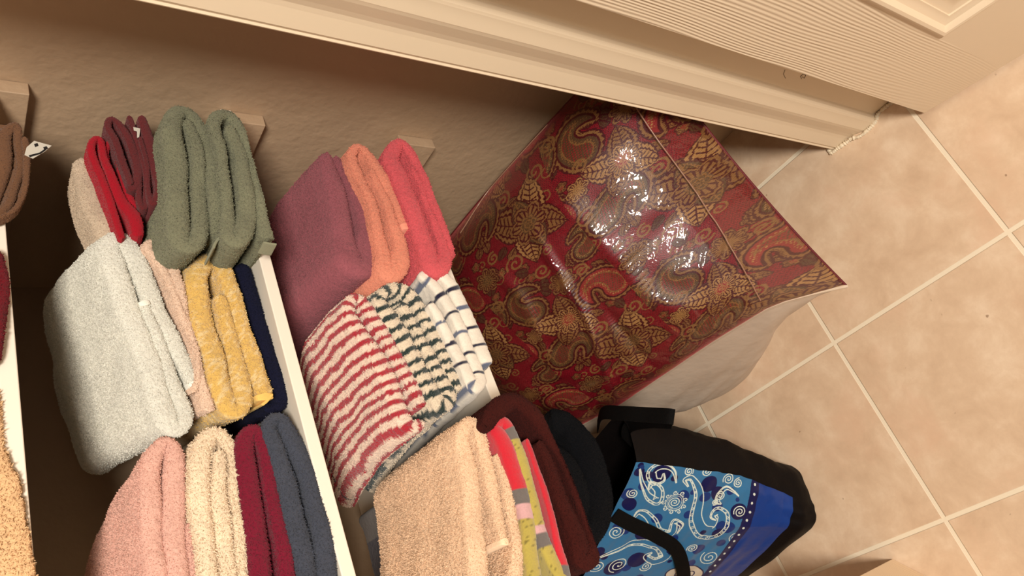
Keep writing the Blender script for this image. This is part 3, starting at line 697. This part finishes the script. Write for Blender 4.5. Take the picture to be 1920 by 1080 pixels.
# ------------------------------------------------------------------ big pillow leaning on the side wall
def mat_brocade():
    m, nt, b = mat_new('brocade_satin'); co = coords(nt)
    a = node(nt, 'ShaderNodeAttribute', attribute_name='Col'); nt.links.new(a.outputs['Color'], b.inputs['Base Color'])
    n = node(nt, 'ShaderNodeTexNoise', Scale=700.0, Detail=2.0); nt.links.new(co, n.inputs['Vector'])
    b.inputs['Roughness'].default_value = .42; b.inputs['Specular IOR Level'].default_value = .5
    b.inputs['Sheen Weight'].default_value = .3; b.inputs['Sheen Roughness'].default_value = .3; b.inputs['Sheen Tint'].default_value = (.9, .12, .16, 1)
    bump(nt, b, n.outputs['Fac'], .5, .0008)
    return m
def mat_film():
    m = bpy.data.materials.new('clear_plastic_film'); m.use_nodes = True; nt = m.node_tree
    for n in list(nt.nodes): nt.nodes.remove(n)
    out = node(nt, 'ShaderNodeOutputMaterial'); tr = node(nt, 'ShaderNodeBsdfTransparent'); gl = node(nt, 'ShaderNodeBsdfGlossy')
    tr.inputs[0].default_value = (.98, .97, .955, 1); gl.inputs['Roughness'].default_value = .05
    co = coords(nt); n = node(nt, 'ShaderNodeTexNoise', Scale=26.0, Detail=3.0, Distortion=1.2); nt.links.new(co, n.inputs['Vector'])
    n2 = node(nt, 'ShaderNodeTexNoise', Scale=90.0, Detail=2.0, Distortion=.6); nt.links.new(co, n2.inputs['Vector'])
    bp = node(nt, 'ShaderNodeBump'); bp.inputs['Strength'].default_value = .35; bp.inputs['Distance'].default_value = .006; nt.links.new(n.outputs['Fac'], bp.inputs['Height'])
    bp2 = node(nt, 'ShaderNodeBump'); bp2.inputs['Strength'].default_value = .35; bp2.inputs['Distance'].default_value = .003; nt.links.new(n2.outputs['Fac'], bp2.inputs['Height']); nt.links.new(bp.outputs[0], bp2.inputs['Normal'])
    nt.links.new(bp2.outputs[0], gl.inputs['Normal'])
    fr = node(nt, 'ShaderNodeFresnel'); fr.inputs[0].default_value = 1.45; nt.links.new(bp2.outputs[0], fr.inputs['Normal'])
    mp = node(nt, 'ShaderNodeMath', operation='MULTIPLY'); nt.links.new(fr.outputs[0], mp.inputs[0]); mp.inputs[1].default_value = .9; mp.use_clamp = True; mn = node(nt, 'ShaderNodeMath', operation='MINIMUM'); nt.links.new(mp.outputs[0], mn.inputs[0]); mn.inputs[1].default_value = .07; mp = mn
    mx = node(nt, 'ShaderNodeMixShader'); nt.links.new(mp.outputs[0], mx.inputs[0]); nt.links.new(tr.outputs[0], mx.inputs[1]); nt.links.new(gl.outputs[0], mx.inputs[2])
    nt.links.new(mx.outputs[0], out.inputs[0])
    return m
PA, PB_, PC, PD = [np.array(v) for v in ((.036, -.120, .115), (.054, .442, .325), (.405, .450, .47), (.412, -.200, .425))]
def pillow_xyz(u, v, side, lift=0.0):
    """u: -1..1 along the bottom edge (A->B), v: -1..1 from bottom edge to the edge at the wall"""
    pu = u * (1 - .035 * (1 - v * v) * np.abs(u)); pv = v * (1 - .05 * (1 - u * u) * np.abs(v))
    a, b = (pu + 1) / 2, (pv + 1) / 2
    P = (PA * ((1 - a) * (1 - b))[..., None] + PB_ * (a * (1 - b))[..., None] + PC * (a * b)[..., None] + PD * ((1 - a) * b)[..., None])
    P[..., 2] += np.interp(u, [-1, -.93, -.85, -.775, -.42, 0, .335, 1], [0, .05, .09, .10, .069, .024, -.008, 0]) * np.clip((1 - v) / 2, 0, 1) ** 1.6
    P[..., 2] += .035 * (1 - u * u) * np.clip((1 + v) / 2, 0, 1) ** 2
    pr = (np.clip(1 - np.abs(u) ** 2.3, 0, 1) ** .6) * (np.clip(1 - np.abs(v) ** 2.3, 0, 1) ** .6)
    if side > 0:
        n = np.array([-.60, -.18, .78]); P = P + n * (pr * (.140 + .05 * np.clip(v, 0, 1) * (1 - u) / 2) + lift)[..., None]
    else:
        n = np.array([-.34, .03, -1.0]); P = P + n * (pr * .34)[..., None]; P[..., 1] += pr * .22 * np.clip((.6 - u) / 1.6, 0, 1)
    wv = .004 * lowfreq(P[..., 1], P[..., 0] + P[..., 2], 3, .16) * pr
    P = P + np.array([-.6, 0, .8]) * wv[..., None]
    P[..., 0] = np.minimum(P[..., 0], XW - .004 - (0 if side > 0 else .001)); P[..., 1] = np.minimum(P[..., 1], YB - .004)
    P[..., 2] = np.maximum(P[..., 2], .002)
    return P
def fold(P, u, v, pts, h, w, n=np.array([-.62, -.1, .78])):
    Q, _ = catmull(pts, 20); d = np.full(u.shape, 9.0); t = np.zeros(u.shape)
    for k, q in enumerate(Q):
        dd = np.hypot(u - q[0], v - q[1]); m = dd < d; d = np.where(m, dd, d); t = np.where(m, k / len(Q), t)
    return P + n * (h * np.exp(-(d / w) ** 2) * np.sin(math.pi * np.clip(t, .02, .98)))[..., None]
nu, nv = 640, 640
U, Vv = np.meshgrid(np.linspace(-1, 1, nu), np.linspace(-1, 1, nv), indexing='ij')
PT = pillow_xyz(U, Vv, 1)
def px_of(P):
    q = (P - CAM) @ RW.T
    return 960 + F_PX * q[..., 0] / q[..., 2], 540 + F_PX * q[..., 1] / q[..., 2]
PXx, PXy = px_of(PT[::8, ::8]); Us, Vs = U[::8, ::8], Vv[::8, ::8]
def uv_near(px, py):
    k = np.argmin((PXx - px) ** 2 + (PXy - py) ** 2); return Us.ravel()[k], Vs.ravel()[k]
for pts, h, w_ in (([(985, 400), (1040, 490), (1100, 600), (1130, 680), (1190, 735)], .009, .028), ([(1120, 560), (1180, 640), (1230, 690)], -.007, .03), ([(1000, 330), (1100, 420), (1230, 560), (1380, 580)], .006, .06),
                   ([(1450, 400), (1490, 470), (1560, 530)], .006, .04), ([(900, 480), (980, 560), (1040, 700)], .006, .04)):
    PT = fold(PT, U, Vv, [uv_near(*p) for p in pts], h, w_)
pillow = empty('throw_pillow', (.24, .13, 0))
tag(pillow, 'huge crimson and gold paisley brocade pillow leaning against the side wall', 'pillow')
cell = brocade()
colP = sample(cell, (U.ravel() + 1) * .215 + .02, (Vv.ravel() + 1) * .24 + .05)
make('front_cover', PT.reshape(-1, 3), grid_faces(nu, nv), mat_brocade(), pillow, col=colP)
nb = 160
Ub, Vb = np.meshgrid(np.linspace(-1, 1, nb), np.linspace(-1, 1, nb), indexing='ij')
PBk = pillow_xyz(Ub, Vb, -1)
PBk = PBk + np.array([-1, 0, 0]) * (.0042 * lowfreq(PBk[..., 1] * .5 + PBk[..., 2] * 1.6, PBk[..., 1] * .25, 8, .075, 2) * np.clip(1 - (Vb + 1) / .6, 0, 1) * np.clip((Vb + 1) / .04, 0, 1))[..., None]
PBk[..., 2] = np.maximum(PBk[..., 2], .002)
M_back = paint('back_cotton', rgb(196, 178, 160), .8, 60, .5, .002, .06, scale2=14)
o = make('back_cover', PBk.reshape(-1, 3), grid_faces(nb, nb)[:, ::-1], M_back, pillow); o['label'] = 'plain pinkish grey cotton back of the pillow'
def tube(name, P, r, mat, parent, k=8, closed=False):
    P = np.asarray(P, float); n = len(P); V = []
    T_ = np.gradient(P, axis=0); T_ /= np.linalg.norm(T_, axis=1)[:, None] + 1e-9
    for i in range(n):
        s = np.cross(T_[i], [0.1, .2, 1]); s /= np.linalg.norm(s) + 1e-9; q = np.cross(s, T_[i])
        for j in range(k):
            a = 2 * math.pi * j / k; V.append(P[i] + r * (s * math.cos(a) + q * math.sin(a)))
    return make(name, V, grid_faces(n, k, wrap_v=True), mat, parent)
e = np.linspace(-1, 1, 90)
loop = [pillow_xyz(e, -np.ones(90), 1), pillow_xyz(np.ones(90), e, 1), pillow_xyz(-e, np.ones(90), 1), pillow_xyz(-np.ones(90), -e, 1)]
M_pip = paint('piping_cotton', rgb(214, 196, 176), .6, 300, .5, .001, .05)
M_cord = paint('cord_crimson', rgb(96, 20, 26), .6, 300, .5, .001, .05)
for i_, L_ in enumerate(loop): tube('piping', L_, .0028 if i_ == 0 else .0022, M_pip if i_ == 0 else M_cord, pillow)

# clear plastic bag drawn over the pillow
film = empty('plastic_cover', (.24, .13, 0)); tag(film, 'clear shiny plastic cover with a welded seam wrapped over the brocade pillow', 'plastic cover')
nf_ = 260
Uf, Vf = np.meshgrid(np.linspace(-1, 1, nf_), np.linspace(-1, 1, nf_), indexing='ij')
PF = pillow_xyz(Uf * .999, Vf * .999, 1, lift=.0075)
for pts, h, w_ in (([(985, 400), (1040, 490), (1100, 600), (1130, 680), (1190, 735)], .009, .028), ([(1000, 330), (1100, 420), (1230, 560), (1380, 580)], .006, .06),
                   ([(1450, 400), (1490, 470), (1560, 530)], .006, .04), ([(900, 480), (980, 560), (1040, 700)], .006, .04)):
    PF = fold(PF, Uf, Vf, [uv_near(*p) for p in pts], h, w_)
cu, cv = uv_near(1370, 470)
near = np.exp(-(((Uf - cu) / .55) ** 2 + ((Vf - cv) / .75) ** 2))
wr = lowfreq(PF[..., 1] * 1.0 + PF[..., 0] * .9, PF[..., 0] * .25, 41, .022, 3) * .0016 * near + .0010 * lowfreq(PF[..., 1], PF[..., 0], 43, .05)
PF = PF + np.array([-.62, -.1, .78]) * (wr + .002)[..., None]
PF[..., 0] = np.minimum(PF[..., 0], XW - .002); PF[..., 1] = np.minimum(PF[..., 1], YB - .003)
M_film = mat_film()
make('film', PF.reshape(-1, 3), grid_faces(nf_, nf_), M_film, film)
M_seam = paint('welded_seam', rgb(150, 112, 92), .25, 300, .2, .0006, .05)
PXf, PYf = px_of(PF)
def on_film(pts, n=20, lift=.002):
    out = []
    C_, _ = catmull([(a, b) for a, b in pts], n)
    for a, b in C_:
        k = np.argmin((PXf - a) ** 2 + (PYf - b) ** 2); out.append(PF.reshape(-1, 3)[k] + np.array([-.62, -.1, .78]) * lift)
    out = np.array(out); ker = np.ones(9) / 9
    return np.stack([np.convolve(np.pad(out[:, i], 4, mode='edge'), ker, 'valid') for i in range(3)], 1)
sm = tube('welded_seam', on_film([(1190, 195), (1235, 265), (1290, 340), (1345, 420), (1395, 505), (1428, 566)]), .0010, M_seam, film); sm['label'] = 'straight welded seam across the plastic'
tube('film_edge', on_film([(1005, 205), (965, 290), (910, 365), (862, 440)], 20, .003), .0010, M_seam, film)

# ------------------------------------------------------------------ tote bag
M_nyl = paint('black_nylon', rgb(13, 9, 9), .6, 300, .5, .0008, .1, scale2=18)
M_web = paint('black_webbing', rgb(8, 7, 7), .8, 600, .7, .001, .1)
for m_ in (M_nyl, M_web): m_.node_tree.nodes['Principled BSDF'].inputs['Specular IOR Level'].default_value = .12
bag = empty('tote_bag', (-.16, .30, 0)); tag(bag, 'black tote bag with blue and white paisley printed front, standing on the tiles', 'bag')
LV = [(0.0, [(-.140, .190), (-.214, .187), (-.246, .215), (-.278, .42), (-.15, .435)]),
      (.035, [(-.134, .182), (-.206, .182), (-.243, .215), (-.276, .42), (-.14, .435)]),
      (.07, [(-.118, .180), (-.178, .184), (-.222, .230), (-.270, .42), (-.13, .435)]),
      (.16, [(-.070, .180), (-.132, .182), (-.190, .265), (-.246, .43), (-.10, .44)]),
      (.26, [(-.020, .195), (-.098, .192), (-.150, .285), (-.215, .435), (-.07, .45)]),
      (.35, [(.010, .200), (-.068, .203), (-.122, .310), (-.185, .440), (-.05, .452)])]
def bag_xy(u, z):
    """u in corner units 0..5 around the loop"""
    zs_ = [l[0] for l in LV]; pts = np.array([l[1] for l in LV])     # levels x 5 x 2
    C5 = np.stack([[np.interp(z, zs_, pts[:, k, c]) for c in (0, 1)] for k in range(5)], 0)  # 5 x 2 x shape
    u = u % 5; i = np.floor(u).astype(int) % 5; f = u - np.floor(u)
    out = []
    for c in (0, 1):
        a = np.choose(i, [C5[k][c] for k in range(5)]); b = np.choose((i + 1) % 5, [C5[k][c] for k in range(5)])
        p = np.choose((i - 1) % 5, [C5[k][c] for k in range(5)]); q = np.choose((i + 2) % 5, [C5[k][c] for k in range(5)])
        cm = .5 * (2 * a + (b - p) * f + (2 * p - 5 * a + 4 * b - q) * f ** 2 + (3 * a - p - 3 * b + q) * f ** 3)
        out.append(.55 * (a + (b - a) * f) + .45 * cm)
    return out[0], out[1]
def bag_patch(u0, u1, z0, z1, nu_, nz_, lift):
    uu, zz = np.meshgrid(np.linspace(u0, u1, nu_), np.linspace(z0, z1, nz_), indexing='ij')
    x, y = bag_xy(uu, zz)
    cx, cy = np.interp(zz, [0, .35], [-.20, -.08]), np.interp(zz, [0, .35], [.31, .33])
    dx, dy = x - cx, y - cy; L = np.hypot(dx, dy)
    w_ = .0022 * lowfreq(uu * .08, zz, 55, .07)
    x = x + dx / L * (lift + w_); y = y + dy / L * (lift + w_)
    y = np.minimum(y, YB - .003)
    return uu, zz, np.stack([x, y, zz + .002], -1)
uu, zz, P = bag_patch(0, 5, 0, .35, 120, 50, 0)
P = P.copy(); P[-1] = P[0]
make('bag_body', P.reshape(-1, 3), grid_faces(120, 50), M_nyl, bag)
bm_v = P[:, 0][:-1]; n_ = len(bm_v); make('bag_base', bm_v, [tuple(range(n_))], M_nyl, bag, smooth=False)
# printed front panel: u 1.0 .. 3.0, from above the black base
BLU, NVY, ROY, WHT, MID = [np.array(rgb(*c)) for c in ((50, 112, 158), (8, 18, 74), (6, 54, 130), (216, 226, 216), (18, 50, 114))]
nbu, nbz = 520, 620
uu, zz, P = bag_patch(1.03, 3.0, .055, .352, nbu, nbz, .0022)
bx, by = px_of(P)
# cloth coordinates in metres: a along the width, b up the panel
da = np.r_[np.zeros((1, nbz)), np.cumsum(np.linalg.norm(np.diff(P, axis=0), axis=2), 0)]
db = np.c_[np.zeros(nbu), np.cumsum(np.linalg.norm(np.diff(P, axis=1), axis=2), 1)]
cB = np.tile(BLU, (nbu, nbz, 1)).astype(float)
top = db.max(); strip = .075
def find(px, py):
    k = np.argmin((bx - px) ** 2 + (by - py) ** 2); return da.ravel()[k], db.ravel()[k]
def disc(a, b, r, col): cB[(da - a) ** 2 + (db - b) ** 2 < r * r] = col
def line(pts, w_, col, n=12):
    C_, _ = catmull(pts, n)
    for q in C_:
        m = (np.abs(da - q[0]) < w_) & (np.abs(db - q[1]) < w_); 
        m[m] = ((da[m] - q[0]) ** 2 + (db[m] - q[1]) ** 2) < w_ * w_
        cB[m] = col
def spiral(a, b, r, rot, turns, w_, col=WHT, flip=1):
    n = int(16 * turns); line([(a + r * (1 - k / n) ** .8 * math.cos(rot + flip * k / n * turns * 6.283), b + r * (1 - k / n) ** .8 * math.sin(rot + flip * k / n * turns * 6.283)) for k in range(n)], w_, col, 5)
rb = np.random.default_rng(12)
for k in range(34):
    a, b, r = rb.random() * da.max(), .06 + rb.random() * (top - .06), .004 + .008 * rb.random()
    disc(a, b, r, MID if rb.random() < .5 else NVY)
def sun(a, b, r):
    spiral(a, b, r * .55, 0, 2.2, .0009)
    for k in range(9):
        t = k * 6.283 / 9; spiral(a + r * 1.02 * math.cos(t), b + r * 1.02 * math.sin(t), r * .24, t + 2, 1.2, .0008)
    line([(a + r * .82 * math.cos(t), b + r * .82 * math.sin(t)) for t in np.linspace(0, 6.283, 16)], .0008, WHT, 4); line([(a + r * .66 * math.cos(t), b + r * .66 * math.sin(t)) for t in np.linspace(0, 6.283, 16)], .0006, WHT, 4)
def big_paisley(pts, hw, col=WHT):
    C_, _ = catmull(pts, 10); T_ = np.gradient(C_, axis=0); T_ /= np.linalg.norm(T_, axis=1)[:, None]; N_ = np.stack([-T_[:, 1], T_[:, 0]], 1)
    t = np.linspace(0, 1, len(C_)); W_ = hw * np.interp(t, [0, .3, .55, .8, 1], [.08, .55, 1, .6, .12])
    for s_ in (1, -1, .45): line(C_ + N_ * (W_ * s_)[:, None], .0009, col, 3)
    for k in range(3, len(C_) - 3, 4):
        q = C_[k] + N_[k] * W_[k] * .72; spiral(q[0], q[1], W_[k] * .30, k, 1.2, .0006)
def Fd(*l): return [find(*p) for p in l]
# deep blue drop shapes behind the scrolls
for p, r in (((1240, 888), .017), ((1330, 908), .015), ((1345, 925), .013), ((1322, 932), .010), ((1208, 1000), .016), ((1310, 1030), .012), ((1232, 972), .010), ((1282, 930), .011), ((1275, 985), .007), ((1195, 1050), .017), ((1150, 1065), .017), ((1366, 990), .012), ((1290, 965), .008),
             ((1180, 945), .013), ((1205, 912), .008), ((1262, 1010), .009), ((1352, 1018), .009), ((1385, 960), .016), ((1345, 950), .010)):
    disc(*find(*p), r, NVY if r > .012 else MID)
sun(*find(1265, 942), .020)
big_paisley(Fd((1290, 912), (1284, 900), (1298, 898), (1309, 918), (1308, 945), (1304, 972), (1314, 996), (1338, 1000), (1354, 986), (1356, 966), (1344, 958), (1336, 968), (1343, 975)), .0150)
big_paisley(Fd((1270, 1000), (1278, 985), (1265, 978), (1258, 1000), (1235, 1000), (1222, 975), (1200, 960), (1185, 975)), .010)
big_paisley(Fd((1115, 1050), (1150, 1035), (1190, 1018), (1235, 1025), (1248, 1042), (1228, 1052), (1212, 1044), (1222, 1036)), .011)
big_paisley(Fd((1268, 905), (1262, 882), (1240, 874), (1222, 884), (1226, 902), (1242, 900), (1244, 888)), .009)
big_paisley(Fd((1200, 880), (1204, 905), (1215, 930), (1232, 940), (1236, 920), (1222, 908), (1216, 918)), .009)
big_paisley(Fd((1385, 930), (1365, 915), (1350, 925), (1345, 940), (1352, 945)), .006)
for p, r, ro, fl in (((1366, 898), .011, 1, 1), ((1384, 905), .009, 3, -1), ((1350, 930), .009, 2, 1), ((1340, 942), .006, 0, -1), ((1387, 960), .012, 1, 1), ((1330, 1045), .018, 2, -1), ((1298, 1028), .010, 1, 1), ((1160, 1060), .017, 0, 1),
                     ((1120, 1062), .014, 2, -1), ((1212, 1062), .012, 1, -1), ((1155, 998), .014, 4, 1), ((1325, 884), .010, 2, 1), ((1292, 884), .009, 5, -1), ((1186, 925), .010, 2, -1), ((1378, 1008), .014, 4, 1)):
    spiral(*find(*p), r, ro, 2.2, .0009, WHT, fl)
# plain royal blue hem, dark strip and its row of white dots
bz = zz - .055
edge_ = .062 + .004 * np.sin(uu * 2)
cB[bz < edge_ + .016] = NVY
cB[bz < edge_] = ROY
for k in range(30):
    a = .006 + k * .0165
    m = np.argmin(np.abs(da[:, nbz // 4] - a)); b = db[m, np.argmin(np.abs(bz[m] - (edge_[m, 0] + .008)))]
    disc(a, b, .0024, WHT)
# pale oval badge with a dark looped emblem
ba, bb = find(1284, 1076)
m = ((da - ba) / .0245) ** 2 + ((db - bb) / .041) ** 2 < 1; cB[m] = NVY
m = ((da - ba) / .0220) ** 2 + ((db - bb) / .038) ** 2 < 1; cB[m] = np.array(rgb(206, 194, 176))
line([(ba + .008 * math.sin(2 * t), bb + .020 * math.sin(t)) for t in np.linspace(0, 6.283, 24)], .0012, NVY, 5)
def mat_print():
    m, nt, b = mat_new('printed_bag_cloth'); a = node(nt, 'ShaderNodeAttribute', attribute_name='Col'); nt.links.new(a.outputs['Color'], b.inputs['Base Color'])
    co = coords(nt); n = node(nt, 'ShaderNodeTexNoise', Scale=22.0, Detail=3.0); nt.links.new(co, n.inputs['Vector'])
    b.inputs['Roughness'].default_value = .35; bump(nt, b, n.outputs['Fac'], .5, .006); return m
o = make('front_panel', P.reshape(-1, 3), grid_faces(nbu, nbz), mat_print(), bag, col=cB.reshape(-1, 3)); o['label'] = 'blue panel printed with white paisley scrolls'
def strap(name, C3, nrm, w_, mat, parent, th=.0022, n=16):
    C_, _ = catmull(C3, n); Nn, _ = catmull(nrm, n); T_ = np.gradient(C_, axis=0); T_ /= np.linalg.norm(T_, axis=1)[:, None]
    Nn /= np.linalg.norm(Nn, axis=1)[:, None]; S = np.cross(T_, Nn); S /= np.linalg.norm(S, axis=1)[:, None]
    V = []
    for c, s, q in zip(C_, S, Nn): V += [c - s * w_ / 2 - q * th / 2, c + s * w_ / 2 - q * th / 2, c + s * w_ / 2 + q * th / 2, c - s * w_ / 2 + q * th / 2]
    k = len(C_); F = [tuple(map(int, f)) for f in grid_faces(k, 4, wrap_v=True)] + [(0, 1, 2, 3), tuple(4 * (k - 1) + j for j in (3, 2, 1, 0))]
    return make(name, V, F, mat, parent, smooth=False)
bpts = P.reshape(-1, 3)
def on_bag(px, py, lift):
    k = np.argmin((bx - px) ** 2 + (by - py) ** 2); return bpts[k] + np.array([-.6, -.6, .5]) * lift
nb_ = np.array([-.6, -.6, .5])
strap('handle', [on_bag(1150, 962, .006), on_bag(1180, 978, .008), on_bag(1225, 998, .010), on_bag(1262, 1022, .012), on_bag(1276, 1060, .012), on_bag(1278, 1095, .012)], [nb_] * 6, .024, M_web, bag)
def zpt(px, py, z): return at(px, py, 2, z)
strap('handle', [zpt(1120, 800, .33), zpt(1130, 775, .38), zpt(1165, 775, .40), zpt(1215, 778, .40), zpt(1250, 780, .40), zpt(1264, 782, .395)], [np.array([.2, -.5, 1.])] * 6, .022, M_web, bag)
strap('handle', [zpt(1262, 790, .385), zpt(1215, 790, .37), zpt(1180, 800, .35), zpt(1175, 830, .335)], [np.array([.2, -.5, 1.])] * 4, .022, M_web, bag)
# black fleece stuffed in the top of the bag
towel('fleece_blanket', 'black fleece folded over and stuffed in the top of the tote bag', 'blanket', MT['black'],
      [(1030, 840, 50), (1068, 870, 70), (1086, 920, 76), (1090, 970, 66), (1114, 990, 56), (1130, 955, 60), (1128, 895, 66), (1108, 836, 66), (1074, 792, 56), (1036, 782, 50)], .20, .20, zs=.3, fine=.2, seed=91, amp=.0009, rumple=.002)

# ------------------------------------------------------------------ wood-grain box whose corner shows at the bottom of the frame
M_boxg = mat_grain('wood_grain_board', rgb(240, 214, 180), False, .6)
def small_box():
    ang = math.atan2(-.676, -.737); u1 = np.array([math.cos(ang), math.sin(ang), 0]); u2 = np.array([-.676, .737, 0]); c = np.array([-1.078 * TILE, .356 * TILE, .0])
    W_, D_, H_ = .22, .05, .22
    v = []
    for z in (.0005, H_):
        for a, b in ((0, 0), (1, 0), (1, 1), (0, 1)): v.append(c + u1 * W_ * a + u2 * D_ * b + np.array([0, 0, z]))
    o = make('wooden_box', v, [(3, 2, 1, 0), (4, 5, 6, 7), (0, 1, 5, 4), (1, 2, 6, 5), (2, 3, 7, 6), (3, 0, 4, 7)], M_boxg, smooth=False)
    m = o.modifiers.new('bevel', 'BEVEL'); m.width = .0012; m.segments = 2
    tag(o, 'pale wood-grain box corner standing on the tiles at the bottom edge of the photo', 'box')
small_box()
#PB-END

# ------------------------------------------------------------------ light and camera
def area(name, loc, target, size, power, color):
    l = bpy.data.lights.new(name, 'AREA'); l.shape = 'DISK'; l.size = size; l.energy = power; l.color = color
    o = bpy.data.objects.new(name, l); COL.objects.link(o); o.location = loc
    d = np.array(target) - np.array(loc)
    from mathutils import Vector
    o.rotation_euler = Vector(d).to_track_quat('-Z', 'Y').to_euler()
    return o
area('ceiling_lamp_light', (-0.98, -1.85, 2.1), (0, 0, .7), .6, 77, (1.0, .925, .825))
w = bpy.data.worlds.new('room_glow'); bpy.context.scene.world = w; w.use_nodes = True
w.node_tree.nodes['Background'].inputs[0].default_value = (1.0, .88, .76, 1); w.node_tree.nodes['Background'].inputs[1].default_value = .28

cam = bpy.data.cameras.new('camera'); co = bpy.data.objects.new('camera', cam); COL.objects.link(co)
cam.sensor_width = 36; cam.lens = F_PX / 1920 * 36; cam.clip_start = .01
from mathutils import Matrix
Rb = RW.T @ np.diag([1, -1, -1])
M = Matrix([[*Rb[0], CAM[0]], [*Rb[1], CAM[1]], [*Rb[2], CAM[2]], [0, 0, 0, 1]])
co.matrix_world = M
sc = bpy.context.scene; sc.camera = co
sc.view_settings.view_transform = 'Standard'; sc.view_settings.look = 'None'; sc.view_settings.exposure = 0; sc.view_settings.gamma = 1
